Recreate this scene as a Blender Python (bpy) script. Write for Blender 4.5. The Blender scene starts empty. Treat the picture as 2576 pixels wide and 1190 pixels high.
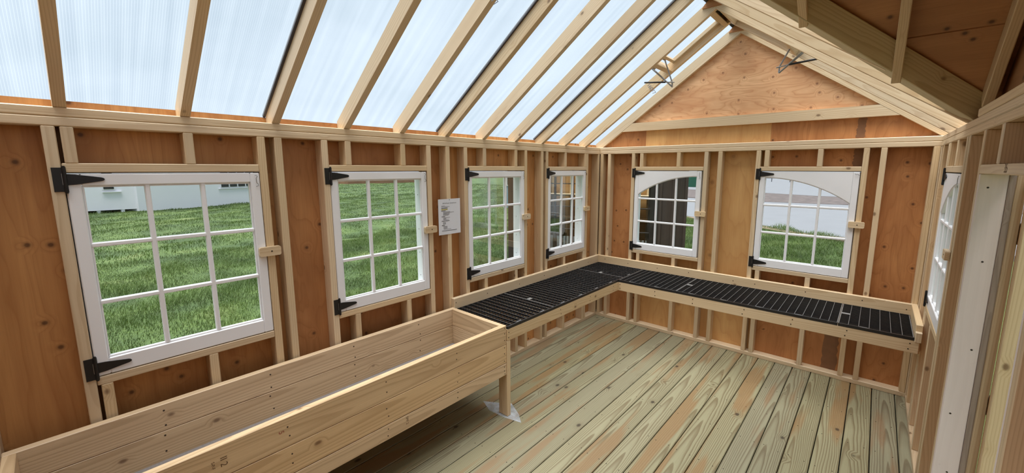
import bpy, bmesh, math, random
import numpy as np
from mathutils import Matrix, Vector

random.seed(7)
rng = np.random.default_rng(7)
scene = bpy.context.scene
C = scene.collection

# ------------------------------------------------------------------ camera
cam_d = bpy.data.cameras.new('camera')
cam = bpy.data.objects.new('camera', cam_d)
C.objects.link(cam)
right = Vector((0.7597, 0.6502, 0.0015)); fwd = Vector((-0.6430, 0.7516, -0.1468)).normalized()
right = (right - fwd * right.dot(fwd)).normalized(); up = right.cross(fwd)
m = Matrix((right, up, -fwd)).transposed().to_4x4()
m.translation = (2.5366, -4.2819, 1.8177)
cam.matrix_world = m
cam_d.sensor_width = 36.0
cam_d.lens = 36.0 * 1024.371 / 2576
cam_d.shift_x = (1288 - 1327.55) / 2576
cam_d.shift_y = -(595 - 575.70) / 2576
cam_d.clip_start = 0.02; cam_d.clip_end = 600
scene.camera = cam

# ------------------------------------------------------------------ sky (overcast) and the veiled sun
world = bpy.data.worlds.new('overcast_sky'); scene.world = world
world.use_nodes = True
wn, wl = world.node_tree.nodes, world.node_tree.links
wn.clear()
w_out = wn.new('ShaderNodeOutputWorld'); w_bg = wn.new('ShaderNodeBackground')
w_tc = wn.new('ShaderNodeTexCoord'); w_map = wn.new('ShaderNodeMapping'); w_map.inputs['Scale'].default_value = (1.0, 1.0, 2.6)
w_noise = wn.new('ShaderNodeTexNoise'); w_noise.inputs['Scale'].default_value = 1.7; w_noise.inputs['Detail'].default_value = 4.0
w_noise.inputs['Roughness'].default_value = 0.5; w_noise.inputs['Distortion'].default_value = 0.4
w_ramp = wn.new('ShaderNodeValToRGB')
w_ramp.color_ramp.elements[0].position = 0.36; w_ramp.color_ramp.elements[0].color = (0.43, 0.545, 0.65, 1)
w_ramp.color_ramp.elements[1].position = 0.66; w_ramp.color_ramp.elements[1].color = (0.61, 0.715, 0.835, 1)
wl.new(w_tc.outputs['Generated'], w_map.inputs[0]); wl.new(w_map.outputs[0], w_noise.inputs['Vector'])
wl.new(w_noise.outputs[0], w_ramp.inputs[0]); wl.new(w_ramp.outputs[0], w_bg.inputs[0]); wl.new(w_bg.outputs[0], w_out.inputs[0])
w_bg.inputs[1].default_value = 1.0
sun_d = bpy.data.lights.new('veiled_sun', 'SUN'); sun_d.energy = 8.3; sun_d.angle = math.radians(54); sun_d.color = (1.0, 0.98, 0.945)
sun = bpy.data.objects.new('veiled_sun', sun_d); C.objects.link(sun)
sun.rotation_euler = (math.radians(10), math.radians(-3), 0)

scene.view_settings.view_transform = 'Standard'; scene.view_settings.look = 'None'
scene.view_settings.gamma = 1.0; scene.view_settings.use_curve_mapping = False
scene.view_settings.exposure = 0.0
scene.cycles.max_bounces = 6; scene.cycles.transparent_max_bounces = 16; scene.cycles.use_adaptive_sampling = True; scene.cycles.adaptive_threshold = 0.06; scene.cycles.adaptive_min_samples = 24
scene.cycles.sample_clamp_indirect = 6.0

# ------------------------------------------------------------------ dimensions (metres)
W = 2.8626           # inner width between stud faces; left wall x = 0, back wall y = 0
H = 2.06             # top of the double top plate
PB = 1.984           # underside of the top plates
D = 0.089            # stud depth
T = 0.038            # stud thickness
YF = -4.70           # inner face of the front wall (behind the camera)
K = 0.703            # main roof pitch
RX = W / 2           # ridge
RV = 0.1087          # rafter depth measured plumb
KD = 0.8; YD0 = -1.21; YDR = -2.20   # dormer pitch, far eave line, ridge line
GZ = -0.27           # ground level outside

# ------------------------------------------------------------------ node helpers
def N(nt, t, **kw):
    n = nt.nodes.new(t)
    for k, v in kw.items():
        if k in n.inputs: n.inputs[k].default_value = v
        else: setattr(n, k, v)
    return n
def L(nt, a, b): nt.links.new(a, b)
def math_n(nt, op, a, b=None, clamp=False):
    n = nt.nodes.new('ShaderNodeMath'); n.operation = op; n.use_clamp = clamp
    for i, v in enumerate((a, b)):
        if v is None: continue
        if hasattr(v, 'is_linked') or hasattr(v, 'links'): nt.links.new(v, n.inputs[i])
        else: n.inputs[i].default_value = v
    return n.outputs[0]
def mixc(nt, fac, a, b, mode='MIX'):
    n = nt.nodes.new('ShaderNodeMix'); n.data_type = 'RGBA'; n.blend_type = mode
    for s, v in ((n.inputs[0], fac), (n.inputs[6], a), (n.inputs[7], b)):
        if hasattr(v, 'links'): nt.links.new(v, s)
        elif isinstance(v, (tuple, list)): s.default_value = (*v[:3], 1)
        else: s.default_value = v
    return n.outputs[2]
def ramp(nt, fac, stops):
    n = nt.nodes.new('ShaderNodeValToRGB'); nt.links.new(fac, n.inputs[0])
    e = n.color_ramp.elements
    while len(e) < len(stops): e.new(0.5)
    for i, (p, c) in enumerate(stops):
        e[i].position = p; e[i].color = (*c, 1) if isinstance(c, (tuple, list)) else (c, c, c, 1)
    return n.outputs[0]
def newmat(name):
    mt = bpy.data.materials.new(name); mt.use_nodes = True
    nt = mt.node_tree; nt.nodes.clear()
    out = nt.nodes.new('ShaderNodeOutputMaterial'); b = nt.nodes.new('ShaderNodeBsdfPrincipled')
    nt.links.new(b.outputs[0], out.inputs[0])
    return mt, nt, b, out
def srgb(r, g, b):
    f = lambda c: (c / 255 / 12.92) if c / 255 <= 0.04045 else ((c / 255 + 0.055) / 1.055) ** 2.4
    return (f(r), f(g), f(b))

def plain(name, col, rough=0.5, metal=0.0, var=0.0, noise=0.0, nscale=8.0, bump=0.0):
    mt, nt, b, out = newmat(name)
    b.inputs['Roughness'].default_value = rough; b.inputs['Metallic'].default_value = metal
    c = None
    tc = N(nt, 'ShaderNodeTexCoord')
    nz = N(nt, 'ShaderNodeTexNoise', Scale=nscale, Detail=5.0); L(nt, tc.outputs['Object'], nz.inputs['Vector'])
    f = math_n(nt, 'MULTIPLY_ADD', nz.outputs[0], noise * 2)
    f.node.inputs[2].default_value = 1 - noise
    c = mixc(nt, 1.0, col, f, 'MULTIPLY')
    L(nt, c, b.inputs['Base Color'])
    if bump:
        bp = N(nt, 'ShaderNodeBump', Strength=bump, Distance=0.004); L(nt, nz.outputs[0], bp.inputs['Height']); L(nt, bp.outputs[0], b.inputs['Normal'])
    return mt

def wood(name, light, dark, knot, ring=42.0, contrast=0.6, var=0.16, heart=None, heart_amt=0.0, knots=1.0, rough=0.62, knot_scale=5.5, streak=0.3, hue=0.0):
    """Sawn lumber: rings about a pith that wanders from board to board, streaks along local X, knots that bend the grain."""
    mt, nt, b, out = newmat(name)
    tc = N(nt, 'ShaderNodeTexCoord'); oi = N(nt, 'ShaderNodeObjectInfo')
    rnd = oi.outputs['Random']
    off = N(nt, 'ShaderNodeCombineXYZ')
    L(nt, math_n(nt, 'MULTIPLY', rnd, 37.0), off.inputs[0]); L(nt, math_n(nt, 'MULTIPLY', rnd, 11.3), off.inputs[1]); L(nt, math_n(nt, 'MULTIPLY', rnd, 23.7), off.inputs[2])
    ad = N(nt, 'ShaderNodeVectorMath', operation='ADD'); L(nt, tc.outputs['Object'], ad.inputs[0]); L(nt, off.outputs[0], ad.inputs[1])
    P = ad.outputs[0]
    # knots
    mk = N(nt, 'ShaderNodeMapping'); mk.inputs['Scale'].default_value = (0.8, 1.25, 1.25); L(nt, P, mk.inputs[0])
    vo = N(nt, 'ShaderNodeTexVoronoi', Scale=knot_scale); L(nt, mk.outputs[0], vo.inputs['Vector'])
    kd = vo.outputs['Distance']
    kmask = ramp(nt, kd, [(0.0, 1.0), (0.045, 0.9), (0.09, 0.0)])
    kring = ramp(nt, kd, [(0.06, 1.0), (0.22, 0.0)])
    # bent coordinates
    mn = N(nt, 'ShaderNodeMapping'); mn.inputs['Scale'].default_value = (1.3, 7.0, 7.0); L(nt, P, mn.inputs[0])
    nz = N(nt, 'ShaderNodeTexNoise', Scale=1.0, Detail=2.0); L(nt, mn.outputs[0], nz.inputs['Vector'])
    # pith offset different per board
    px = N(nt, 'ShaderNodeTexWhiteNoise', noise_dimensions='1D'); L(nt, rnd, px.inputs['W'])
    pofs = N(nt, 'ShaderNodeVectorMath', operation='MULTIPLY_ADD')
    L(nt, px.outputs['Color'], pofs.inputs[0]); pofs.inputs[1].default_value = (0, 0.16, 0.05); pofs.inputs[2].default_value = (0, -0.08, 0.02)
    loc = N(nt, 'ShaderNodeVectorMath', operation='ADD'); L(nt, tc.outputs['Object'], loc.inputs[0]); L(nt, pofs.outputs[0], loc.inputs[1])
    sx = N(nt, 'ShaderNodeSeparateXYZ'); L(nt, loc.outputs[0], sx.inputs[0])
    wob = math_n(nt, 'MULTIPLY', math_n(nt, 'SUBTRACT', nz.outputs[0], 0.5), 0.05)
    kb = math_n(nt, 'MULTIPLY', kring, 0.018)
    yy = math_n(nt, 'ADD', sx.outputs[1], math_n(nt, 'ADD', wob, math_n(nt, 'MULTIPLY', sx.outputs[0], 0.012)))
    zz = math_n(nt, 'ADD', sx.outputs[2], math_n(nt, 'ADD', kb, math_n(nt, 'MULTIPLY', sx.outputs[0], 0.02)))
    rad = math_n(nt, 'SQRT', math_n(nt, 'ADD', math_n(nt, 'MULTIPLY', yy, yy), math_n(nt, 'MULTIPLY', zz, zz)))
    saw = math_n(nt, 'FRACT', math_n(nt, 'MULTIPLY', math_n(nt, 'ADD', rad, math_n(nt, 'MULTIPLY', wob, 0.3)), ring * 2.6))
    late = ramp(nt, saw, [(0.0, 0.0), (0.45, 0.12), (0.82, 1.0), (0.95, 0.85), (1.0, 0.0)])
    # fine fibre streaks
    ms = N(nt, 'ShaderNodeMapping'); ms.inputs['Scale'].default_value = (3.0, 160.0, 160.0); L(nt, P, ms.inputs[0])
    ns = N(nt, 'ShaderNodeTexNoise', Scale=1.0, Detail=3.0); L(nt, ms.outputs[0], ns.inputs['Vector'])
    ml = N(nt, 'ShaderNodeMapping'); ml.inputs['Scale'].default_value = (0.9, 9.0, 9.0); L(nt, P, ml.inputs[0])
    nl = N(nt, 'ShaderNodeTexNoise', Scale=1.0, Detail=2.0); L(nt, ml.outputs[0], nl.inputs['Vector'])
    col = mixc(nt, math_n(nt, 'MULTIPLY', late, contrast), light, dark)
    col = mixc(nt, math_n(nt, 'MULTIPLY', ramp(nt, ns.outputs[0], [(0.45, 0.0), (0.75, 1.0)]), streak), col, dark)
    if heart:
        hm = ramp(nt, math_n(nt, 'ADD', nl.outputs[0], math_n(nt, 'MULTIPLY', px.outputs['Value'], 0.12)), [(0.60, 0.0), (0.68, 1.0)])
        col = mixc(nt, math_n(nt, 'MULTIPLY', hm, heart_amt), col, heart)
    else:
        col = mixc(nt, math_n(nt, 'MULTIPLY', ramp(nt, nl.outputs[0], [(0.5, 0.0), (0.75, 1.0)]), 0.35), col, dark)
    if knots:
        col = mixc(nt, math_n(nt, 'MULTIPLY', kring, 0.25 * knots), col, dark)
        col = mixc(nt, math_n(nt, 'MULTIPLY', kmask, 0.85 * knots), col, knot)
    hv = N(nt, 'ShaderNodeHueSaturation')
    v = math_n(nt, 'MULTIPLY_ADD', rnd, var); v.node.inputs[2].default_value = 1 - var / 2
    L(nt, v, hv.inputs['Value']); L(nt, col, hv.inputs['Color'])
    sv = math_n(nt, 'MULTIPLY_ADD', px.outputs['Value'], 0.16); sv.node.inputs[2].default_value = 0.9
    L(nt, sv, hv.inputs['Saturation'])
    if hue:
        h = math_n(nt, 'MULTIPLY_ADD', px.outputs['Value'], hue); h.node.inputs[2].default_value = 0.5 - hue / 2
        L(nt, h, hv.inputs['Hue'])
    L(nt, hv.outputs[0], b.inputs['Base Color'])
    b.inputs['Roughness'].default_value = rough
    bp = N(nt, 'ShaderNodeBump', Strength=0.18, Distance=0.002); L(nt, ns.outputs[0], bp.inputs['Height']); L(nt, bp.outputs[0], b.inputs['Normal'])
    return mt

def plywood(name, light, dark, knot, lines=9.0, grain=(0.9, 4.5), contrast=0.45, knots=1.0, var=0.12, knot_scale=6.0):
    """Rotary-cut veneer: contour lines of a stretched noise, football knots, mottled tone. Grain along local X."""
    mt, nt, b, out = newmat(name)
    tc = N(nt, 'ShaderNodeTexCoord'); oi = N(nt, 'ShaderNodeObjectInfo'); rnd = oi.outputs['Random']
    off = N(nt, 'ShaderNodeCombineXYZ')
    L(nt, math_n(nt, 'MULTIPLY', rnd, 31.0), off.inputs[0]); L(nt, math_n(nt, 'MULTIPLY', rnd, 17.3), off.inputs[1])
    ad = N(nt, 'ShaderNodeVectorMath', operation='ADD'); L(nt, tc.outputs['Object'], ad.inputs[0]); L(nt, off.outputs[0], ad.inputs[1])
    P = ad.outputs[0]
    vo = N(nt, 'ShaderNodeTexVoronoi', Scale=knot_scale, voronoi_dimensions='2D'); L(nt, P, vo.inputs['Vector'])
    # only some cells carry a knot
    csep = N(nt, 'ShaderNodeSeparateColor'); L(nt, vo.outputs['Color'], csep.inputs[0])
    has = math_n(nt, 'GREATER_THAN', csep.outputs[0], 0.45)
    kd = vo.outputs['Distance']
    kr = math_n(nt, 'MULTIPLY', ramp(nt, kd, [(0.0, 1.0), (0.26, 0.0)]), has)
    km = math_n(nt, 'MULTIPLY', ramp(nt, kd, [(0.0, 1.0), (0.035, 0.95), (0.065, 0.35), (0.11, 0.0)]), has)
    mn = N(nt, 'ShaderNodeMapping'); mn.inputs['Scale'].default_value = (grain[0], grain[1], 1.0); L(nt, P, mn.inputs[0])
    nz = N(nt, 'ShaderNodeTexNoise', Scale=1.0, Detail=3.5, Roughness=0.42); L(nt, mn.outputs[0], nz.inputs['Vector'])
    field = math_n(nt, 'ADD', nz.outputs[0], math_n(nt, 'MULTIPLY', kr, 0.16))
    saw = math_n(nt, 'FRACT', math_n(nt, 'MULTIPLY', field, lines))
    line = ramp(nt, saw, [(0.0, 0.3), (0.35, 0.0), (0.8, 0.5), (0.94, 1.0), (1.0, 0.3)])
    ms = N(nt, 'ShaderNodeMapping'); ms.inputs['Scale'].default_value = (4.0, 130.0, 1.0); L(nt, P, ms.inputs[0])
    ns = N(nt, 'ShaderNodeTexNoise', Scale=1.0, Detail=3.0); L(nt, ms.outputs[0], ns.inputs['Vector'])
    nl = N(nt, 'ShaderNodeTexNoise', Scale=1.4, Detail=3.0); L(nt, mn.outputs[0], nl.inputs['Vector'])
    col = mixc(nt, math_n(nt, 'MULTIPLY', line, contrast), light, dark)
    col = mixc(nt, math_n(nt, 'MULTIPLY', ramp(nt, nl.outputs[0], [(0.3, 0.0), (0.72, 1.0)]), 0.75), col, dark)
    col = mixc(nt, math_n(nt, 'MULTIPLY', ramp(nt, ns.outputs[0], [(0.4, 0.0), (0.8, 1.0)]), 0.35), col, dark)
    col = mixc(nt, math_n(nt, 'MULTIPLY', km, 0.8 * knots), col, knot)
    hv = N(nt, 'ShaderNodeHueSaturation'); v = math_n(nt, 'MULTIPLY_ADD', rnd, var); v.node.inputs[2].default_value = 1 - var / 2
    L(nt, v, hv.inputs['Value']); L(nt, col, hv.inputs['Color']); L(nt, hv.outputs[0], b.inputs['Base Color'])
    b.inputs['Roughness'].default_value = 0.55
    bp = N(nt, 'ShaderNodeBump', Strength=0.12, Distance=0.002); L(nt, ns.outputs[0], bp.inputs['Height']); L(nt, bp.outputs[0], b.inputs['Normal'])
    return mt

M = {}
M['lumber'] = wood('spruce_lumber', srgb(221, 196, 159), srgb(188, 153, 111), srgb(96, 60, 34), ring=46, contrast=0.45, var=0.16, knots=0.9, streak=0.18, rough=0.43)
M['planter'] = wood('planter_spruce', srgb(216, 187, 148), srgb(168, 134, 97), srgb(94, 58, 32), ring=30, contrast=0.5, var=0.12, knots=0.9, streak=0.2, rough=0.43)
M['valley'] = wood('valley_spruce', srgb(206, 190, 152), srgb(170, 146, 106), srgb(96, 60, 34), ring=34, contrast=0.5, var=0.1, knots=0.8, streak=0.25)
M['floor'] = wood('treated_pine', srgb(146, 140, 110), srgb(100, 83, 56), srgb(42, 28, 19), ring=40, contrast=0.72, var=0.16, heart=srgb(136, 104, 68), heart_amt=0.7, knots=1.0, rough=0.55, knot_scale=4.2, streak=0.25)
M['ply'] = plywood('fir_plywood', srgb(214, 158, 98), srgb(162, 104, 55), srgb(66, 34, 17), lines=11, grain=(0.7, 5.0), contrast=0.5)
M['ply_red'] = plywood('red_fir_plywood', srgb(200, 140, 86), srgb(150, 93, 49), srgb(66, 32, 17), lines=12, grain=(1.1, 3.8), contrast=0.5)
M['ply_tan'] = plywood('tan_plywood', srgb(216, 172, 113), srgb(181, 128, 73), srgb(92, 52, 26), lines=10, grain=(0.8, 3.0), contrast=0.45, knots=0.5, knot_scale=3.0)
M['ply_gable'] = plywood('gable_plywood', srgb(243, 197, 150), srgb(198, 138, 93), srgb(112, 58, 36), lines=15, grain=(1.5, 5.0), contrast=0.7, knots=0.85, knot_scale=6.5)
M['ply_deck'] = plywood('deck_plywood', srgb(194, 142, 96), srgb(148, 100, 62), srgb(56, 28, 15), lines=8, contrast=0.3)
M['sash'] = plain('white_sash_paint', srgb(240, 239, 241), rough=0.38, noise=0.02)
M['white_trim'] = plain('white_trim_paint', srgb(240, 240, 243), rough=0.4, noise=0.02)
M['whitewash'] = wood('whitewashed_jamb', srgb(238, 222, 216), srgb(214, 196, 188), srgb(96, 78, 74), ring=12, contrast=0.14, var=0.02, knots=0.75, streak=0.12)
M['grey_wood'] = wood('weathered_edge', srgb(172, 154, 140), srgb(128, 110, 98), srgb(80, 64, 56), ring=60, contrast=0.4, var=0.05, knots=0.3)
M['black_metal'] = plain('black_hinge_metal', srgb(22, 21, 22), rough=0.45, noise=0.1)
M['steel'] = plain('zinc_steel', srgb(150, 150, 150), rough=0.35, metal=0.8, noise=0.05)
M['black_plastic'] = plain('black_plastic', srgb(30, 29, 31), rough=0.42, noise=0.1)
M['grey_plastic'] = plain('grey_plastic', srgb(120, 118, 116), rough=0.5, noise=0.05)
M['rib_plastic'] = plain('rib_top_plastic', srgb(100, 97, 95), rough=0.5, noise=0.15)  # paler grey, only on the top faces of the tray ribs
M['slat_plastic'] = plain('slat_top_plastic', srgb(50, 48, 48), rough=0.5, noise=0.15)  # slightly paler than the tray black, on the slat tops
M['nail'] = plain('nail_head', srgb(52, 38, 26), rough=0.5)
M['cap'] = plain('dark_ridge_metal', srgb(74, 68, 66), rough=0.5, noise=0.05)
M['seal'] = plain('dark_joint_profile', srgb(70, 66, 70), rough=0.5)
M['paper'] = plain('paper', srgb(226, 226, 232), rough=0.7, noise=0.01)
M['ink'] = plain('ink', srgb(40, 40, 44), rough=0.7)
M['ink_grey'] = plain('ink_grey', srgb(120, 120, 126), rough=0.7)
M['ink_red'] = plain('stamp_red', srgb(150, 74, 58), rough=0.7)
M['stamp'] = plain('stamp_brown', srgb(98, 72, 48), rough=0.7)
M['highlight'] = plain('yellow_highlighter', srgb(232, 222, 104), rough=0.7)
M['fabric'] = plain('grey_landscape_fabric', srgb(128, 120, 116), rough=0.9, noise=0.2, nscale=120, bump=0.4)
M['subfloor'] = plain('dark_underfloor', srgb(46, 38, 30), rough=0.9, noise=0.2)
M['black_paint'] = plain('black_paint', srgb(40, 34, 32), rough=0.45, noise=0.1)
M['siding_white'] = plain('white_siding', srgb(246, 241, 250), rough=0.6, noise=0.02)
M['blue_siding'] = plain('pale_blue_siding', srgb(140, 170, 188), rough=0.6, noise=0.03)
M['roof_grey'] = plain('grey_roofing', srgb(96, 96, 100), rough=0.8, noise=0.2)
M['dark_pane'] = plain('dark_window', srgb(54, 56, 60), rough=0.15)
M['green_paint'] = plain('green_container_paint', srgb(24, 78, 58), rough=0.5, noise=0.05)
M['asphalt'] = plain('pale_asphalt', srgb(120, 121, 127), rough=0.9, var=0.0, noise=0.09, nscale=1.2, bump=0.2)
M['gravel'] = plain('gravel', srgb(94, 84, 83), rough=0.95, noise=0.9, nscale=3.5, bump=0.8)
M['mud'] = plain('mud', srgb(128, 110, 92), rough=0.95, noise=0.4, nscale=4.0, bump=0.5)
M['brown_earth'] = plain('brown_earth', srgb(136, 100, 80), rough=0.95, noise=0.3, nscale=1.0)

def brown_siding():
    mt, nt, b, out = newmat('dark_brown_siding')
    tc = N(nt, 'ShaderNodeTexCoord'); oi = N(nt, 'ShaderNodeObjectInfo')
    mp = N(nt, 'ShaderNodeMapping'); mp.inputs['Scale'].default_value = (3, 50, 50); L(nt, tc.outputs['Object'], mp.inputs[0])
    nz = N(nt, 'ShaderNodeTexNoise', Scale=1.0, Detail=4.0); L(nt, mp.outputs[0], nz.inputs['Vector'])
    c = mixc(nt, nz.outputs[0], srgb(46, 36, 32), srgb(72, 58, 50))
    hv = N(nt, 'ShaderNodeHueSaturation'); v = math_n(nt, 'MULTIPLY_ADD', oi.outputs['Random'], 0.3); v.node.inputs[2].default_value = 0.85
    L(nt, v, hv.inputs['Value']); L(nt, c, hv.inputs['Color']); L(nt, hv.outputs[0], b.inputs['Base Color']); b.inputs['Roughness'].default_value = 0.7
    return mt
M['brown'] = brown_siding()

def glass_mat():
    mt, nt, b, out = newmat('window_glass'); nt.nodes.remove(b)
    tr = N(nt, 'ShaderNodeBsdfTransparent'); tr.inputs[0].default_value = (0.95, 0.97, 0.96, 1)
    gl = N(nt, 'ShaderNodeBsdfGlossy'); gl.inputs['Roughness'].default_value = 0.02
    fr = N(nt, 'ShaderNodeFresnel', IOR=1.45)
    mx = N(nt, 'ShaderNodeMixShader'); L(nt, math_n(nt, 'MULTIPLY', fr.outputs[0], 0.28), mx.inputs[0]); L(nt, tr.outputs[0], mx.inputs[1]); L(nt, gl.outputs[0], mx.inputs[2]); L(nt, mx.outputs[0], out.inputs[0])
    return mt
M['glass'] = glass_mat()

def poly_mat():
    """Twin-wall polycarbonate: mostly clear, webs every 11 mm along the slope (local X), a little milky scatter."""
    mt, nt, b, out = newmat('twin_wall_polycarbonate'); nt.nodes.remove(b)
    tc = N(nt, 'ShaderNodeTexCoord'); sp = N(nt, 'ShaderNodeSeparateXYZ'); L(nt, tc.outputs['Object'], sp.inputs[0])
    fr = math_n(nt, 'FRACT', math_n(nt, 'MULTIPLY', sp.outputs[1], 1 / 0.008))
    web = ramp(nt, fr, [(0.0, 1.0), (0.16, 0.0), (0.84, 0.0), (1.0, 1.0)])
    mp = N(nt, 'ShaderNodeMapping'); mp.inputs['Scale'].default_value = (0.7, 26, 1); L(nt, tc.outputs['Object'], mp.inputs[0])
    nz = N(nt, 'ShaderNodeTexNoise', Scale=1.0, Detail=3.0); L(nt, mp.outputs[0], nz.inputs['Vector'])
    st = ramp(nt, nz.outputs[0], [(0.4, 0.0), (0.8, 1.0)])
    fac = math_n(nt, 'ADD', math_n(nt, 'MULTIPLY', web, 0.05), math_n(nt, 'ADD', 0.05, math_n(nt, 'MULTIPLY', st, 0.04)))
    tr = N(nt, 'ShaderNodeBsdfTransparent'); tr.inputs[0].default_value = (0.95, 0.97, 0.985, 1)
    tl = N(nt, 'ShaderNodeBsdfTranslucent'); tl.inputs[0].default_value = (0.93, 0.96, 0.98, 1)
    mx = N(nt, 'ShaderNodeMixShader'); L(nt, fac, mx.inputs[0]); L(nt, tr.outputs[0], mx.inputs[1]); L(nt, tl.outputs[0], mx.inputs[2])
    L(nt, mx.outputs[0], out.inputs[0])
    return mt
M['poly'] = poly_mat()

def film_mat():
    mt, nt, b, out = newmat('clear_plastic_film'); nt.nodes.remove(b)
    tr = N(nt, 'ShaderNodeBsdfTransparent'); tr.inputs[0].default_value = (0.93, 0.94, 0.95, 1)
    df = N(nt, 'ShaderNodeBsdfPrincipled'); df.inputs['Base Color'].default_value = (0.72, 0.74, 0.76, 1); df.inputs['Roughness'].default_value = 0.25
    tc = N(nt, 'ShaderNodeTexCoord'); nz = N(nt, 'ShaderNodeTexNoise', Scale=14.0); L(nt, tc.outputs['Object'], nz.inputs['Vector'])
    mx = N(nt, 'ShaderNodeMixShader'); L(nt, ramp(nt, nz.outputs[0], [(0.3, 0.12), (0.75, 0.6)]), mx.inputs[0]); L(nt, tr.outputs[0], mx.inputs[1]); L(nt, df.outputs[0], mx.inputs[2]); L(nt, mx.outputs[0], out.inputs[0])
    return mt
M['film'] = film_mat()

def grass_mat(name, blades):
    mt, nt, b, out = newmat(name)
    tc = N(nt, 'ShaderNodeTexCoord')
    nz = N(nt, 'ShaderNodeTexNoise', Scale=0.9, Detail=6.0); L(nt, tc.outputs['Object'], nz.inputs['Vector'])
    nf = N(nt, 'ShaderNodeTexNoise', Scale=26.0 if not blades else 9.0, Detail=4.0); L(nt, tc.outputs['Object'], nf.inputs['Vector'])
    a, c, d = srgb(60, 80, 33), srgb(95, 116, 55), srgb(132, 139, 84)
    col = ramp(nt, nz.outputs[0], [(0.35, a), (0.6, c), (0.8, d)])
    k = srgb(46, 66, 28) if not blades else srgb(82, 106, 46)
    col = mixc(nt, ramp(nt, nf.outputs[0], [(0.3, 0.75), (0.65, 0.0)]), col, k)
    if blades:
        at = N(nt, 'ShaderNodeAttribute'); at.attribute_name = 'tone'
        col = mixc(nt, 1.0, col, at.outputs['Color'], 'MULTIPLY')
    L(nt, col, b.inputs['Base Color']); b.inputs['Roughness'].default_value = 0.6
    if blades:
        tl = N(nt, 'ShaderNodeBsdfTranslucent'); L(nt, col, tl.inputs[0])
        mx = N(nt, 'ShaderNodeMixShader'); mx.inputs[0].default_value = 0.3; L(nt, b.outputs[0], mx.inputs[1]); L(nt, tl.outputs[0], mx.inputs[2]); L(nt, mx.outputs[0], out.inputs[0])
    return mt
M['turf'] = grass_mat('turf', False); M['blades'] = grass_mat('grass_blades', True)

# ------------------------------------------------------------------ object helpers
WM = {}                                                    # world matrix of every object
def link(name, data, parent=None, Mx=None):
    o = bpy.data.objects.new(name, data); C.objects.link(o)
    Mx = Mx if Mx is not None else Matrix()
    WM[o] = Mx
    if parent is not None:
        o.parent = parent; o.matrix_basis = WM[parent].inverted() @ Mx
    else: o.matrix_basis = Mx
    return o
def empty(name, loc=(0, 0, 0)):
    o = link(name, None, None, Matrix.Translation(loc)); o.empty_display_size = 0.1
    return o
def tag(o, label, cat, group=None, kind=None):
    o['label'] = label; o['category'] = cat
    if group: o['group'] = group
    if kind: o['kind'] = kind
    return o
def mesh(name, verts, faces, mat, smooth=False):
    me = bpy.data.meshes.new(name); me.from_pydata([tuple(v) for v in verts], [], faces); me.update()
    if mat: me.materials.append(mat)
    if smooth: me.polygons.foreach_set('use_smooth', [True] * len(me.polygons))
    return me
_cache = {}
def boxmesh(l, w, h, mat, bev=0.003):
    key = (round(l, 4), round(w, 4), round(h, 4), mat.name, bev)
    if key in _cache: return _cache[key]
    bm = bmesh.new(); bmesh.ops.create_cube(bm, size=1.0)
    bmesh.ops.scale(bm, vec=(l, w, h), verts=bm.verts)
    if bev and min(l, w, h) > bev * 2.5:
        bmesh.ops.bevel(bm, geom=list(bm.edges), offset=bev, segments=1, affect='EDGES', profile=0.5)
    me = bpy.data.meshes.new('board'); bm.to_mesh(me); bm.free(); me.materials.append(mat)
    _cache[key] = me
    return me
AX = [Vector((1, 0, 0)), Vector((0, 1, 0)), Vector((0, 0, 1))]
def frame(xv, yv, zv, loc):
    r = Matrix((xv, yv, zv)).transposed().to_4x4(); r.translation = loc
    return r
def beam(name, lo, hi, mat, parent, bev=0.003, F=None):
    """Axis-aligned board between two corners (in frame F); its grain runs along its longest side."""
    lo, hi = Vector([min(a, b) for a, b in zip(lo, hi)]), Vector([max(a, b) for a, b in zip(lo, hi)])
    d = hi - lo; c = (hi + lo) / 2
    i = max(range(3), key=lambda k: d[k]); rest = [k for k in range(3) if k != i]
    j = max(rest, key=lambda k: d[k]); k = [q for q in rest if q != j][0]
    xv, yv = AX[i], AX[j]; zv = xv.cross(yv)
    Mx = frame(xv, yv, zv, c)
    if F is not None: Mx = F @ Mx
    return link(name, boxmesh(d[i], d[j], d[k], mat, bev), parent, Mx)
def stick(name, A, B, w, h, mat, parent, upv=(0, 0, 1), bev=0.003):
    A, B = Vector(A), Vector(B); x = (B - A).normalized(); u = Vector(upv)
    z = (u - x * u.dot(x)).normalized(); y = z.cross(x)
    return link(name, boxmesh((B - A).length, w, h, mat, bev), parent, frame(x, y, z, (A + B) / 2))
def polys_mesh(name, polys, z0, z1, mat):
    """Several flat outlines (local XY) extruded between z0 and z1 into one sheet."""
    V, Fc = [], []
    for p in polys:
        area = sum(p[i][0] * p[(i + 1) % len(p)][1] - p[(i + 1) % len(p)][0] * p[i][1] for i in range(len(p)))
        if area < 0: p = p[::-1]
        b = len(V); n = len(p)
        V += [(x, y, z0) for x, y in p] + [(x, y, z1) for x, y in p]
        Fc.append([b + i for i in range(n)][::-1]); Fc.append([b + n + i for i in range(n)])
        for i in range(n): Fc.append([b + i, b + (i + 1) % n, b + n + (i + 1) % n, b + n + i])
    return mesh(name, V, Fc, mat)
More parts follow.
